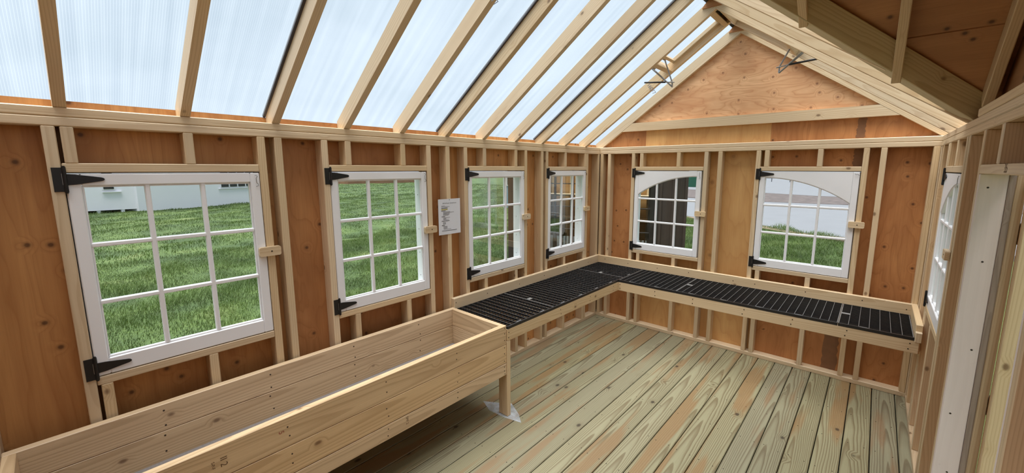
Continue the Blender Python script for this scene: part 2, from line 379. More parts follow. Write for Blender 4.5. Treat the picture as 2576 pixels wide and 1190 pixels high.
def rect_minus(u0, v0, u1, v1, holes):
    """Rectangles that fill a rectangle around rectangular holes."""
    us = sorted({u0, u1, *[min(max(h[i], u0), u1) for h in holes for i in (0, 2)]})
    out = []
    for a, b in zip(us, us[1:]):
        if b - a < 1e-6: continue
        mid = (a + b) / 2
        cuts = sorted((max(h[1], v0), min(h[3], v1)) for h in holes if h[0] < mid < h[2] and h[3] > v0 and h[1] < v1)
        v = v0
        for c0, c1 in cuts:
            if c0 - v > 1e-6: out.append([(a, v), (b, v), (b, c0), (a, c0)])
            v = max(v, c1)
        if v1 - v > 1e-6: out.append([(a, v), (b, v), (b, v1), (a, v1)])
    return out
def tube(name, pts, r, mat, parent, sides=8, cap=True):
    V, Fc = [], []; pts = [Vector(p) for p in pts]; n = len(pts)
    for i, p in enumerate(pts):
        t = (pts[min(i + 1, n - 1)] - pts[max(i - 1, 0)]).normalized()
        a = t.cross(Vector((0.3, 0.5, 0.81))).normalized(); b2 = t.cross(a)
        for s in range(sides):
            an = 2 * math.pi * s / sides; V.append(p + a * (r * math.cos(an)) + b2 * (r * math.sin(an)))
    for i in range(n - 1):
        for s in range(sides): Fc.append([i * sides + s, i * sides + (s + 1) % sides, (i + 1) * sides + (s + 1) % sides, (i + 1) * sides + s])
    if cap: Fc.append(list(range(sides))[::-1]); Fc.append([(n - 1) * sides + s for s in range(sides)])
    c = sum(pts, Vector()) / n
    return link(name, mesh(name, [v - c for v in V], Fc, mat, False), parent, Matrix.Translation(c))
def text(name, body, size, F, mat, parent, align='LEFT'):
    cu = bpy.data.curves.new(name, 'FONT'); cu.body = body; cu.size = size; cu.align_x = align; cu.materials.append(mat)
    tmp = bpy.data.objects.new('tmp', cu); me = bpy.data.meshes.new_from_object(tmp); bpy.data.objects.remove(tmp); bpy.data.curves.remove(cu)
    if not me.materials: me.materials.append(mat)
    return link(name, me, parent, F)
_nail = None
def nail(p, n, parent, r=0.004, name='nail'):
    """A small round nail or screw head lying on a surface with normal n."""
    global _nail
    if _nail is None:
        V = [(0.0, 0.0, 0.0008)] + [(math.cos(a), math.sin(a), 0.0006) for a in [i * math.pi / 4 for i in range(8)]] + [(math.cos(a), math.sin(a), -0.004) for a in [i * math.pi / 4 for i in range(8)]]
        Fc = [[0, 1 + i, 1 + (i + 1) % 8] for i in range(8)] + [[1 + i, 9 + i, 9 + (i + 1) % 8, 1 + (i + 1) % 8] for i in range(8)]
        _nail = mesh('nail', V, Fc, M['nail'])
    n = Vector(n); a = n.orthogonal().normalized(); b = n.cross(a)
    Mx = frame(a, b, n, p) @ Matrix.Diagonal((r, r, 1, 1))
    return link(name, _nail, parent, Mx)

# ------------------------------------------------------------------ floor
floor = link('floor', mesh('floor', [(-0.1, YF - 0.1, -0.16), (W + 0.1, YF - 0.1, -0.16), (W + 0.1, 0.1, -0.16), (-0.1, 0.1, -0.16), (-0.1, YF - 0.1, -0.06), (W + 0.1, YF - 0.1, -0.06), (W + 0.1, 0.1, -0.06), (-0.1, 0.1, -0.06)],
        [[3, 2, 1, 0], [4, 5, 6, 7], [0, 1, 5, 4], [1, 2, 6, 5], [2, 3, 7, 6], [3, 0, 4, 7]], M['subfloor']))
tag(floor, 'greenish pressure-treated pine plank floor of the greenhouse', 'floor', kind='structure')
x = 2.6623 + 0.1412 * 2
while x > -0.1:
    a, b = max(x - 0.1412 + 0.0027, -0.089), min(x - 0.0027, W + D)
    if b - a > 0.01: beam('floor_board', (a, YF - D, -0.038), (b, D, 0.0), M['floor'], floor, bev=0.004)
    x -= 0.1412
for gx in [2.6623 - 0.1412 * k for k in range(0, 19)]:                   # nails where the joists cross, two to a board
    for jy in (-0.16, -0.57, -0.98, -1.39, -1.80, -2.21, -2.62):
        if jy < -1.9 and gx > 2.3: continue
        for dx in (0.028, 0.113):
            if gx + dx < W - 0.02 and gx + dx > 0.05: nail((gx + dx, jy + random.uniform(-0.012, 0.012), 0.0002), (0, 0, 1), floor, r=0.0032)

# ------------------------------------------------------------------ wall frames: local X to the right seen from inside, Y outward, Z up
F_L = frame(Vector((0, 1, 0)), Vector((-1, 0, 0)), Vector((0, 0, 1)), (0, 0, 0))          # left wall: local x = world y
F_B = frame(Vector((1, 0, 0)), Vector((0, 1, 0)), Vector((0, 0, 1)), (0, 0, 0))           # back wall: local x = world x
F_R = frame(Vector((0, -1, 0)), Vector((1, 0, 0)), Vector((0, 0, 1)), (W, 0, 0))          # right wall: local x = -world y
F_F = frame(Vector((-1, 0, 0)), Vector((0, -1, 0)), Vector((0, 0, 1)), (W, YF, 0))        # front wall: local x = W - world x
SZ0, SZ1 = 0.903, 1.792       # sash bottom and top

def studs(wall, F, xs, z0=T, z1=PB, name='stud', mat='lumber'):
    for x0 in xs: beam(name, (x0, 0, z0), (x0 + T, D, z1), M[mat], wall, F=F)
def plates(wall, F, x0, x1, door=None):
    if door: beam('bottom_plate', (x0, 0, 0), (door[0], D, T), M['lumber'], wall, F=F); beam('bottom_plate', (door[1], 0, 0), (x1, D, T), M['lumber'], wall, F=F)
    else: beam('bottom_plate', (x0, 0, 0), (x1, D, T), M['lumber'], wall, F=F)
    beam('top_plate', (x0, 0, PB), (x1, D, PB + T - 0.0006), M['lumber'], wall, F=F, bev=0.004)
    beam('top_plate', (x0, 0.001, PB + T), (x1, D, H), M['lumber'], wall, F=F, bev=0.004)
def panel(wall, F, x0, x1, z0, z1, holes, mat, extra=(), name='sheathing_panel'):
    """Plywood sheet on the outside of the studs, grain upright."""
    G = F @ Matrix(((0, 1, 0, (x0 + x1) / 2), (0, 0, 1, D), (1, 0, 0, 1.0), (0, 0, 0, 1)))
    cx = (x0 + x1) / 2
    rs = rect_minus(x0, z0, x1, z1, holes) + list(extra)
    polys = [[(z - 1.0, xx - cx) for xx, z in p] for p in rs]
    return link(name, polys_mesh(name, polys, 0.0, 0.012, M[mat]), wall, G)

def window(n, F, x0, label, arch=None, latch=True, hook='hang', wd=0.698):
    """Nine-light hinged sash between header and sill, with jamb boards, strap hinges, wooden turn latch and hook."""
    x1 = x0 + wd; ox0, ox1, oz0, oz1 = x0 + 0.044, x1 - 0.044, 0.977, 1.742
    G = F @ Matrix.Translation((x0, 0, SZ0)); w = empty('window_%d' % n, G.translation)
    tag(w, label, 'window', kind='structure')
    th = 0.034
    beam('stile', (x0, 0.001, SZ0), (ox0, th, SZ1), M['sash'], w, bev=0.004, F=F)
    beam('stile', (ox1, 0.001, SZ0), (x1, th, SZ1), M['sash'], w, bev=0.004, F=F)
    beam('bottom_rail', (ox0, 0.001, SZ0), (ox1, th, oz0), M['sash'], w, bev=0.004, F=F)
    if arch is None:
        beam('top_rail', (ox0, 0.001, oz1), (ox1, th, SZ1), M['sash'], w, bev=0.004, F=F)
    else:
        drop = 0.205; span = ox1 - ox0; R = (span * span + drop * drop) / (2 * drop); pts = []
        for i in range(15):
            t = i / 14; xx = ox0 + span * t; dx = (ox1 - xx) if arch == 'L' else (xx - ox0)
            pts.append((xx, oz1 - (R - math.sqrt(R * R - dx * dx))))
        P = pts + [(ox1, SZ1), (ox0, SZ1)]
        Q = F @ Matrix(((1, 0, 0, 0), (0, 0, -1, 0), (0, 1, 0, 0), (0, 0, 0, 1)))
        c = ((ox0 + ox1) / 2, 1.7)
        link('arched_top_rail', polys_mesh('arched_top_rail', [[(a - c[0], b - c[1]) for a, b in P]], -th, -0.001, M['sash']), w, Q @ Matrix.Translation((c[0], c[1], 0)))
        # bead under the arch
        V, Fc = [], []
        for a, b in pts:
            V += [(a, 0.006, b + 0.001), (a, 0.028, b + 0.001), (a, 0.028, b - 0.008), (a, 0.006, b - 0.008)]
        for i in range(14):
            for s in range(4): Fc.append([i * 4 + s, i * 4 + (s + 1) % 4, i * 4 + 4 + (s + 1) % 4, i * 4 + 4 + s])
        link('arch_bead', mesh('arch_bead', V, Fc, M['sash']), w, F)
    def topz(xx):
        if arch is None: return oz1
        dx = (ox1 - xx) if arch == 'L' else (xx - ox0)
        return oz1 - (R - math.sqrt(max(R * R - dx * dx, 0)))
    wx, hz = (ox1 - ox0) / 3, (oz1 - oz0) / 3
    for k in (1, 2):
        cx = ox0 + wx * k
        beam('vertical_muntin', (cx - 0.010, 0.005, oz0), (cx + 0.010, 0.029, topz(cx) + 0.004), M['sash'], w, bev=0.0045, F=F)
        cz = oz0 + hz * k
        beam('horizontal_muntin', (ox0, 0.006, cz - 0.010), (ox1, 0.028, cz + 0.010), M['sash'], w, bev=0.0045, F=F)
    # glazing beads along the frame
    if arch is None: beam('bead', (ox0, 0.010, oz1 - 0.007), (ox1, 0.028, oz1), M['sash'], w, bev=0.002, F=F)
    beam('bead', (ox0, 0.010, oz0), (ox1, 0.028, oz0 + 0.008), M['sash'], w, bev=0.002, F=F)
    beam('bead', (ox0, 0.010, oz0 + 0.008), (ox0 + 0.007, 0.028, topz(ox0) - 0.007), M['sash'], w, bev=0.002, F=F)
    beam('bead', (ox1 - 0.007, 0.010, oz0 + 0.008), (ox1, 0.028, topz(ox1) - 0.007), M['sash'], w, bev=0.002, F=F)
    for i in range(3):
        for j in range(3):
            a, b, c, d = ox0 + wx * i, ox0 + wx * (i + 1), oz0 + hz * j, oz0 + hz * (j + 1)
            if j == 2: d = max(topz(a), topz(b)) - 0.001
            beam('pane', (a + 0.001, 0.0185, c + 0.001), (b - 0.001, 0.0205, d), M['glass'], w, bev=0, F=F)
    # jamb lining and outside casing
    for a, b in ((x0 - 0.002, x0 + 0.020), (x1 - 0.020, x1 + 0.002)): beam('jamb_board', (a, th + 0.003, SZ0), (b, 0.128, SZ1), M['white_trim'], w, bev=0.002, F=F)
    beam('head_jamb', (x0 + 0.020, th + 0.003, SZ1 - 0.020), (x1 - 0.020, 0.128, SZ1), M['white_trim'], w, bev=0.002, F=F)
    beam('outer_sill', (x0 + 0.020, th + 0.003, SZ0), (x1 - 0.020, 0.150, SZ0 + 0.02), M['white_trim'], w, bev=0.002, F=F)
    for zz in (1.0, 1.18, 1.36, 1.62): nail(F @ Vector((x1 - 0.0203, 0.09, zz)), F.to_3x3() @ Vector((-1, 0, 0)), w, r=0.0035)
    # strap hinges
    for hz_ in (1.769, 0.943):
        bm = bmesh.new()
        def bx(a, b):
            r = bmesh.ops.create_cube(bm, size=1.0)['verts']
            bmesh.ops.scale(bm, vec=[b[i] - a[i] for i in range(3)], verts=r); bmesh.ops.translate(bm, vec=[(a[i] + b[i]) / 2 for i in range(3)], verts=r)
        bx((-0.033, -0.004, -0.049), (-0.002, 0.0005, 0.049))
        bmesh.ops.create_cone(bm, cap_ends=True, segments=10, radius1=0.0065, radius2=0.0065, depth=0.104, matrix=Matrix.Translation((0.001, -0.005, 0)))
        bmesh.ops.create_cone(bm, cap_ends=True, segments=8, radius1=0.0045, radius2=0.0045, depth=0.112, matrix=Matrix.Translation((0.001, -0.005, 0)))
        prof = [(0.004, 0.023), (0.03, 0.021), (0.105, 0.008), (0.112, 0.005), (0.115, 0.0), (0.112, -0.005), (0.105, -0.008), (0.03, -0.021), (0.004, -0.023)]
        f1 = [bm.verts.new((a, -0.004, b)) for a, b in prof]; f2 = [bm.verts.new((a, 0.0005, b)) for a, b in prof]
        bm.faces.new(f1); bm.faces.new(f2[::-1])
        for i in range(len(prof)): bm.faces.new((f1[i], f2[i], f2[(i + 1) % len(prof)], f1[(i + 1) % len(prof)]))
        bmesh.ops.recalc_face_normals(bm, faces=bm.faces)
        me = bpy.data.meshes.new('hinge'); bm.to_mesh(me); bm.free(); me.materials.append(M['black_metal'])
        hg = link('hinge', me, w, F @ Matrix.Translation((x0, 0, hz_)))
        hg['label'] = 'black strap hinge'
        beam('pin_gap', (x0 - 0.0075, -0.0052, hz_ - 0.022), (x0 - 0.006, -0.0045, hz_ + 0.025), M['steel'], hg, bev=0, F=F)
    if latch:
        cz = 1.362; cx = x1 + 0.022 - 0.008; l2, h2 = 0.053, 0.0255
        P = []
        for sx_, sy_, a0 in ((1, 1, 0), (-1, 1, 90), (-1, -1, 180), (1, -1, 270)):
            for q in range(4):
                an = math.radians(a0 + q * 30); P.append((sx_ * (l2 - 0.010) + 0.010 * math.cos(an), sy_ * (h2 - 0.010) + 0.010 * math.sin(an)))
        Q = F @ Matrix(((1, 0, 0, cx), (0, 0, -1, 0), (0, 1, 0, cz), (0, 0, 0, 1)))
        lt = link('turn_latch', polys_mesh('turn_latch', [P], 0.001, 0.021, M['lumber']), w, Q); lt['label'] = 'small wooden turn latch'
        nail(F @ Vector((cx + 0.006, -0.0213, cz)), F.to_3x3() @ Vector((0, -1, 0)), lt, r=0.0045, name='screw')
    hx, hzz = x1 - 0.017, SZ1 - 0.018
    if hook == 'hang':
        pts = [(hx - 0.006, -0.004, hzz + 0.004), (hx, -0.007, hzz + 0.006), (hx + 0.004, -0.008, hzz), (hx - 0.002, -0.008, hzz - 0.012), (hx - 0.001, -0.008, hzz - 0.034), (hx + 0.006, -0.008, hzz - 0.042), (hx + 0.008, -0.006, hzz - 0.050), (hx - 0.004, -0.004, hzz - 0.054)]
        tube('hook', [F @ Vector(p) for p in pts], 0.0017, M['steel'], w, sides=6)
    elif hook == 'side':
        pts = [(hx - 0.014, -0.005, hzz + 0.004), (hx - 0.008, -0.008, hzz - 0.002), (hx + 0.002, -0.008, hzz), (hx + 0.010, -0.008, hzz - 0.004), (hx + 0.014, -0.005, hzz - 0.010)]
        tube('hook', [F @ Vector(p) for p in pts], 0.002, M['steel'], w, sides=6)
    return w

def frame_opening(wall, F, x0, x1, crip_top, crip_bot, ext=0.0):
    beam('window_header', (x0, 0, 1.798), (x1, D, 1.836), M['lumber'], wall, F=F)
    beam('window_sill', (x0, 0, 0.862), (x1, D, 0.900), M['lumber'], wall, F=F)
    studs(wall, F, crip_top, 1.836, PB, 'cripple_stud'); studs(wall, F, crip_bot, T, 0.862, 'cripple_stud')

# ------------------------------------------------------------------ left wall
wall_left = tag(empty('wall_left', (0, YF, 0)), 'long left wall of open studs and orange plywood with four windows', 'wall', kind='structure')
plates(wall_left, F_L, YF - D, 0.0)
studs(wall_left, F_L, [YF, -4.562, -4.281, -3.538, -3.455, -3.206, -2.459, -2.283, -2.103, -1.361, -1.113, -1.036, -0.288, -0.040])
frame_opening(wall_left, F_L, -4.241, -3.539, [-4.231, -3.843], [-4.231, -3.843])
frame_opening(wall_left, F_L, -3.167, -2.460, [-3.063, -2.673], [-3.063, -2.673])
frame_opening(wall_left, F_L, -2.064, -1.362, [-1.893, -1.499], [-1.893, -1.499])
frame_opening(wall_left, F_L, -0.997, -0.289, [-0.716, -0.328], [-0.716, -0.328])
LW = [-4.239, -3.165, -2.062, -0.995]
LH = [(a - 0.002, SZ0 - 0.002, a + 0.702, SZ1 + 0.002) for a in LW]
for a, b, mt in ((YF - D - 0.012, -4.262, 'ply'), (-4.262, -3.43, 'ply'), (-3.43, -2.264, 'ply_red'), (-2.264, -1.056, 'ply'), (-1.056, D + 0.012, 'ply')):
    panel(wall_left, F_L, a, b, -0.1, 2.095, LH, mt)

# ------------------------------------------------------------------ back wall
wall_back = tag(empty('wall_back', (W / 2, 0, 0)), 'gabled end wall of studs and plywood with two arched windows', 'wall', kind='structure')
plates(wall_back, F_B, -D, W + D)
studs(wall_back, F_B, [0.006, 0.106, 0.409, 1.192, 1.323, 1.655, 2.424, 2.530, W - T])
frame_opening(wall_back, F_B, 0.447, 1.190, [0.507, 0.916], [0.507, 0.916])
frame_opening(wall_back, F_B, 1.693, 2.423, [1.724, 2.122], [1.724, 2.122])
BWX = [0.456, 1.698]; BWD = 0.720
BH = [(a - 0.002, SZ0 - 0.002, a + BWD + 0.002, SZ1 + 0.002) for a in BWX]
def roofz(xx): return H + K * (xx if xx < RX else W - xx) + RV - 0.002
panel(wall_back, F_B, -D, 0.528, -0.1, 2.055, BH, 'ply_red', extra=[[(-D, 2.055), (0.527, 2.055), (0.527, 2.285), (0.17, 2.285), (-D, roofz(-D))]])
panel(wall_back, F_B, 0.528, 1.743, -0.1, 2.285, BH, 'ply_tan')
panel(wall_back, F_B, 1.743, W + D, -0.1, 2.055, BH, 'ply_red', extra=[[(1.744, 2.055), (W + D, 2.055), (W + D, roofz(W + D)), (W - 0.17, 2.285), (1.744, 2.285)]])
Gg = Matrix(((1, 0, 0, RX), (0, 0, -1, D), (0, 1, 0, 2.7), (0, 0, 0, 1)))
link('gable_panel', polys_mesh('gable_panel', [[(0.172 - RX, 2.288 - 2.7), (W - 0.172 - RX, 2.288 - 2.7), (0.012, roofz(RX) - 2.7), (-0.012, roofz(RX) - 2.7)]], -0.012, 0.0, M['ply_gable']), wall_back, Gg)
# tie board across the gable
zt0, zt1 = 2.232, 2.321
xa, xb = (zt0 - H) / K + 0.002, (zt1 - H) / K + 0.002
link('gable_tie', polys_mesh('gable_tie', [[(xa - RX, zt0 - 2.27), (W - xa - RX, zt0 - 2.27), (W - xb - RX, zt1 - 2.27), (xb - RX, zt1 - 2.27)]], 0.001, T, M['lumber']), wall_back, Matrix(((1, 0, 0, RX), (0, 0, -1, D), (0, 1, 0, 2.27), (0, 0, 0, 1))))
# a tall damp stain on the lower right sheet
dk = plain('damp_stain', srgb(128, 88, 58), rough=0.6, noise=0.25, nscale=14)
def stain(zs, x0_, x1_):
    ptsA, ptsB = [], []
    for i in range(17):
        z = zs[0] + (zs[1] - zs[0]) * i / 16
        ptsA.append((x0_ + random.uniform(-0.006, 0.006), z)); ptsB.append((x1_ + random.uniform(-0.008, 0.008), z))
    G = Matrix(((1, 0, 0, 0), (0, 0, -1, D - 0.0004), (0, 1, 0, 0), (0, 0, 0, 1)))
    o = link('stain_mark', polys_mesh('stain_mark', [ptsA + ptsB[::-1]], 0.0, 0.0004, dk), wall_back, G)
    o['label'] = 'dark brown damp stain on the plywood'
stain((2.07, 2.236), 2.362, 2.415); stain((1.84, PB), 2.36, 2.425); stain((0.04, 0.62), 2.30, 2.405)

# ------------------------------------------------------------------ right wall with the door
wall_right = tag(empty('wall_right', (W, -1.2, 0)), 'right wall of studs and plywood beside the open doorway', 'wall', kind='structure')
DO0, DO1 = 1.690, 2.630
plates(wall_right, F_R, 0.0, -YF + D, door=(DO0 - 0.0, DO1))
studs(wall_right, F_R, [0.0, 0.135, 0.434, 1.172, 1.247, 1.634, DO1 + 0.018, 2.95, 3.35, 3.75, 4.15, 4.55])
frame_opening(wall_right, F_R, 0.472, 1.172, [0.50, 0.835], [0.50, 0.835])
beam('door_header', (1.672, 0, 1.798), (DO1 + 0.018, D, 1.836), M['lumber'], wall_right, F=F_R)
studs(wall_right, F_R, [1.982, 2.38], 1.836, PB, 'cripple_stud')
RH = [(0.473, SZ0 - 0.002, 1.174, SZ1 + 0.002), (DO0 - 0.018, -0.2, DO1 + 0.018, 1.80)]
for a, b, mt in ((-D - 0.012, 1.21, 'ply_red'), (1.21, 2.43, 'ply'), (2.43, 3.65, 'ply'), (3.65, -YF + D, 'ply')):
    panel(wall_right, F_R, a, b, -0.1, 2.095, RH, mt)
beam('dormer_plate', (1.40, 0.0, H + 0.0005), (3.02, D, H + T), M['lumber'], wall_right, F=F_R)
text('lumber_stamp', '35', 0.045, F_R @ Matrix(((1, 0, 0, 2.135), (0, 0, -1, -0.0012), (0, 1, 0, 1.806), (0, 0, 0, 1))), M['stamp'], wall_right)

# front wall behind the camera
wall_front = tag(empty('wall_front', (W / 2, YF, 0)), 'gabled front end wall of studs and plywood behind the viewer', 'wall', kind='structure')
plates(wall_front, F_F, 0, W)
studs(wall_front, F_F, [0.0, 0.4, 0.8, 1.2, 1.6, 2.0, 2.4, W - T])
panel(wall_front, F_F, -D, W + D, -0.1, 2.055, [], 'ply', extra=[[(-D, 2.055), (W + D, 2.055), (W + D, roofz(W + D)), (RX, roofz(RX)), (-D, roofz(-D))]])

# ------------------------------------------------------------------ windows
window(1, F_L, LW[0], 'largest, nearest nine-pane white window on the left wall, a white building behind it')
window(2, F_L, LW[1], 'second nine-pane white window from the left, just left of the pinned notice')
window(3, F_L, LW[2], 'nine-pane white window on the left wall just right of the pinned notice')
window(4, F_L, LW[3], 'narrowest-looking nine-pane white window on the left wall by the far corner', hook='side')
window(5, F_B, BWX[0], 'white arched window on the end wall, arch rising to the right, dark shed behind', arch='L', wd=BWD)
window(6, F_B, BWX[1], 'white arched window on the end wall, arch falling to the right, pavement behind', arch='R', hook='side', wd=BWD)
window(7, F_R, 0.475, 'white arched window seen nearly edge-on in the right wall', arch='L', wd=0.695)

# ------------------------------------------------------------------ roof
ceiling = tag(empty('ceiling', (RX, YF / 2, H)), 'pitched roof of bare rafters under clear ribbed polycarbonate sheets', 'roof', kind='structure')
sl = math.atan(K); cs, sn = math.cos(sl), math.sin(sl)
RAFT = [-4.63, -4.240, -3.845, -3.458, -3.062, -2.672, -2.282, -1.895, -1.495, -1.106, -0.712, -0.322, 0.050]
def raft_mesh(side, x_start=None):
    """Rafter outline in its own frame: local X up the slope, Y along the building, Z square to the slope."""
    zb = lambda xx: H + K * xx
    x0_ = 0.0 if x_start is None else x_start
    if x_start is None: out = [(0.0, H + 0.0004), (RX - 0.0005, zb(RX)), (RX - 0.0005, zb(RX) + RV), (-D, zb(-D) + RV), (-D, H + 0.0004)]
    else: out = [(x0_, zb(x0_)), (RX - 0.0005, zb(RX)), (RX - 0.0005, zb(RX) + RV), (x0_, zb(x0_) + RV)]
    cx, cz = (x0_ + RX) / 2, zb((x0_ + RX) / 2) + RV / 2
    loc = [((a - cx) * cs + (b - cz) * sn, -(a - cx) * sn + (b - cz) * cs) for a, b in out]
    n = len(loc); V = [(a, -T / 2, b) for a, b in loc] + [(a, T / 2, b) for a, b in loc]
    Fc = [list(range(n)), list(range(n, 2 * n))[::-1]] + [[i, n + i, n + (i + 1) % n, (i + 1) % n] for i in range(n)]
    return mesh('rafter', V, Fc, M['lumber']), cx, cz
rm, rcx, rcz = raft_mesh('L')
def rafter(y, side, me=rm, cx=rcx, cz=rcz):
    if side == 'L': Mx = frame(Vector((cs, 0, sn)), Vector((0, 1, 0)), Vector((-sn, 0, cs)), (cx, y + T / 2, cz))
    else: Mx = frame(Vector((-cs, 0, sn)), Vector((0, -1, 0)), Vector((sn, 0, cs)), (W - cx, y + T / 2, cz))
    return link('rafter', me, ceiling, Mx)
for y in RAFT: rafter(y, 'L')
for y in RAFT:
    if y > YD0 or y < 2 * YDR - YD0: rafter(y, 'R')
    else:                                                     # jack rafters that land on the valley
        xv = (YD0 - y) if y > YDR else (y - (2 * YDR - YD0))
        xs = min(xv * KD / K + 0.03, RX - 0.15)
        me, cx, cz = raft_mesh('R', xs); rafter(y, 'R', me, cx, cz)
# gussets nailed across each ridge joint
gm = polys_mesh('gusset', [[(-0.102, -0.038), (0.102, -0.038), (0.085, -0.01), (0.012, 0.058), (-0.012, 0.058), (-0.085, -0.01)]], 0, 0.012, M['ply_red'])
for y in RAFT: link('gusset', gm, ceiling, Matrix(((1, 0, 0, RX), (0, 0, -1, y - 0.0005), (0, 1, 0, 3.122), (0, 0, 0, 1))))
# polycarbonate sheets: local X up the slope
def slope_frame(side, y0, off=RV):
    if side == 'L': return frame(Vector((cs, 0, sn)), Vector((0, 1, 0)), Vector((-sn, 0, cs)), (0, y0, H + off))
    return frame(Vector((-cs, 0, sn)), Vector((0, -1, 0)), Vector((sn, 0, cs)), (W, y0, H + off))
VY0, VY1, VX0, VX1 = -0.672, -0.325, 0.93, 1.365            # opening for the roof vents
s_of = lambda xx: xx / cs
for y0, y1 in ((YF - 0.10, -3.438), (-3.438, -2.262), (-2.262, -1.086), (-1.086, 0.14)):
    holes = [(s_of(VX0), VY0 - y0, s_of(VX1), VY1 - y0)] if y1 > -0.5 else []
    ps = rect_minus(s_of(-0.13), 0.004, s_of(1.385), y1 - y0 - 0.004, holes)
    link('roof_sheet', polys_mesh('roof_sheet', ps, 0.001, 0.007, M['poly']), ceiling, slope_frame('L', y0))
for y in (-3.458, -2.282, -1.106):
    stick('joint_profile', (s_of(-0.1) * cs, y - 0.006, H + RV + 0.004 + K * -0.1), (1.385, y - 0.006, H + RV + 0.004 + K * 1.385), 0.012, 0.016, M['seal'], ceiling, upv=(-sn, 0, cs), bev=0)
# right slope: a strip by the end wall (with the second vent) and what is left round the dormer
def local_R(y0, pts): return [(s_of(W - a), y0 - b) for a, b in pts]
y0 = 0.14
ps = rect_minus(s_of(-0.13), 0.0, s_of(1.385), 0.14 - YD0, [(s_of(VX0), 0.14 - VY1, s_of(VX1), 0.14 - VY0)])
tip = (W - KD * (YD0 - YDR) / K)
link('roof_sheet', polys_mesh('roof_sheet', ps, 0.001, 0.007, M['poly']), ceiling, slope_frame('R', y0))
link('roof_sheet', polys_mesh('roof_sheet', [local_R(y0, [(W - 1.385, YD0), (W - 0.02, YD0), (tip, YDR), (W - 1.385, YDR)])], 0.001, 0.007, M['poly']), ceiling, slope_frame('R', y0))
yn = 2 * YDR - YD0
link('roof_sheet', polys_mesh('roof_sheet', [local_R(y0, [(W - 1.385, YDR), (tip, YDR), (W - 0.02, yn), (W + 0.13, yn), (W + 0.13, YF - 0.1), (W - 1.385, YF - 0.1)])], 0.001, 0.007, M['poly']), ceiling, slope_frame('R', y0))
# dark ridge cap
zc = H + K * RX + RV + 0.012; V = []
for yy in (YF - 0.12, 0.16):
    V += [(RX - 0.078, yy, zc - K * 0.078 + 0.004), (RX, yy, zc + 0.004), (RX + 0.078, yy, zc - K * 0.078 + 0.004), (RX + 0.078, yy, zc - K * 0.078 - 0.004), (RX, yy, zc - 0.004), (RX - 0.078, yy, zc - K * 0.078 - 0.004)]
link('ridge_cap', mesh('ridge_cap', V, [[i, (i + 1) % 6, 6 + (i + 1) % 6, 6 + i] for i in range(6)] + [[5, 4, 3, 2, 1, 0][::-1][::-1], [6, 7, 8, 9, 10, 11]], M['cap']), ceiling)
# blocking at the vent openings
for side in 'LR':
    f = (lambda a: a) if side == 'L' else (lambda a: W - a)
    for xx in (VX0 - 0.02, VX1 + 0.012):
        c = Vector((f(xx), 0, H + K * xx + RV / 2))
        upv = (-sn, 0, cs) if side == 'L' else (sn, 0, cs)
        stick('vent_block', (c.x, VY0 + 0.0005, c.z), (c.x, VY1 + 0.002, c.z), T, D - 0.002, M['lumber'], ceiling, upv=upv)
# pencil figures on two rafters
for y, xa in ((-2.672, 0.86), (-0.322, 0.70)):
    A = Vector((xa, y - 0.0008, H + K * xa + 0.085))
    text('pencil_mark', '16077', 0.05, frame(Vector((-sn, 0, cs)) * -1, Vector((cs, 0, sn)), Vector((0, -1, 0)), A), M['ink_grey'], ceiling)

# dormer over the doorway
def dz(yy): return H + KD * (YD0 - yy) if yy > YDR else H + KD * (yy - (2 * YDR - YD0))
dl = math.atan(KD); dc, ds = math.cos(dl), math.sin(dl)
def valley(sgn):
    f = (lambda yy: yy) if sgn > 0 else (lambda yy: 2 * YDR - yy)
    A = Vector((W + 0.02, f(YD0 + 0.02 * K / KD), H - 0.005)); B = Vector((tip, f(YDR), dz(YDR) - 0.01))
    xv = (B - A).normalized(); nrm = Vector((sn, 0, cs)); side = nrm.cross(xv).normalized() 
    if side.y * sgn < 0: side = -side
    zv = xv.cross(side); 
    if zv.z < 0: zv = -zv; 
    yv = zv.cross(xv)
    w_, h_ = 0.15, 0.115
    s = 1 if yv.dot(side) > 0 else -1
    return link('valley_rafter', boxmesh((B - A).length, w_, h_, M['valley'], 0.003), ceiling, frame(xv, yv, zv, (A + B) / 2 + side * (w_ / 2) + zv * (h_ / 2)))
valley(1); valley(-1)
VD = RV * 0 + 0.114
# decks: local X along the dormer ridge direction (world x)
def deck(sgn, ya, yb):
    """Strip of roof boarding between two heights; the inner end follows the valley."""
    def xin(yy): return W - KD * (YD0 - yy) / K + 0.02
    g = lambda yy: yy if sgn > 0 else 2 * YDR - yy
    V = []
    for t in (0.0, 0.012):
        for xx, yy in ((xin(ya), ya), (W + 0.26, ya), (W + 0.26, yb), (xin(yb), yb)): V.append((xx, g(yy), H + KD * (YD0 - yy) + VD + t))
    c = sum((Vector(v) for v in V), Vector()) / 8
    xv = Vector((1, 0, 0)); yv = Vector((0, dc * sgn, -ds)); zv = xv.cross(yv)
    Mx = frame(xv, yv, zv, c); inv = Mx.inverted()
    Fc = [[0, 1, 2, 3], [7, 6, 5, 4], [0, 4, 5, 1], [1, 5, 6, 2], [2, 6, 7, 3], [3, 7, 4, 0]]
    link('roof_board', mesh('roof_board', [inv @ Vector(v) for v in V], Fc, M['ply_deck']), ceiling, Mx)
for sgn in (1, -1): deck(sgn, YD0 + 0.14, -1.534); deck(sgn, -1.540, YDR)
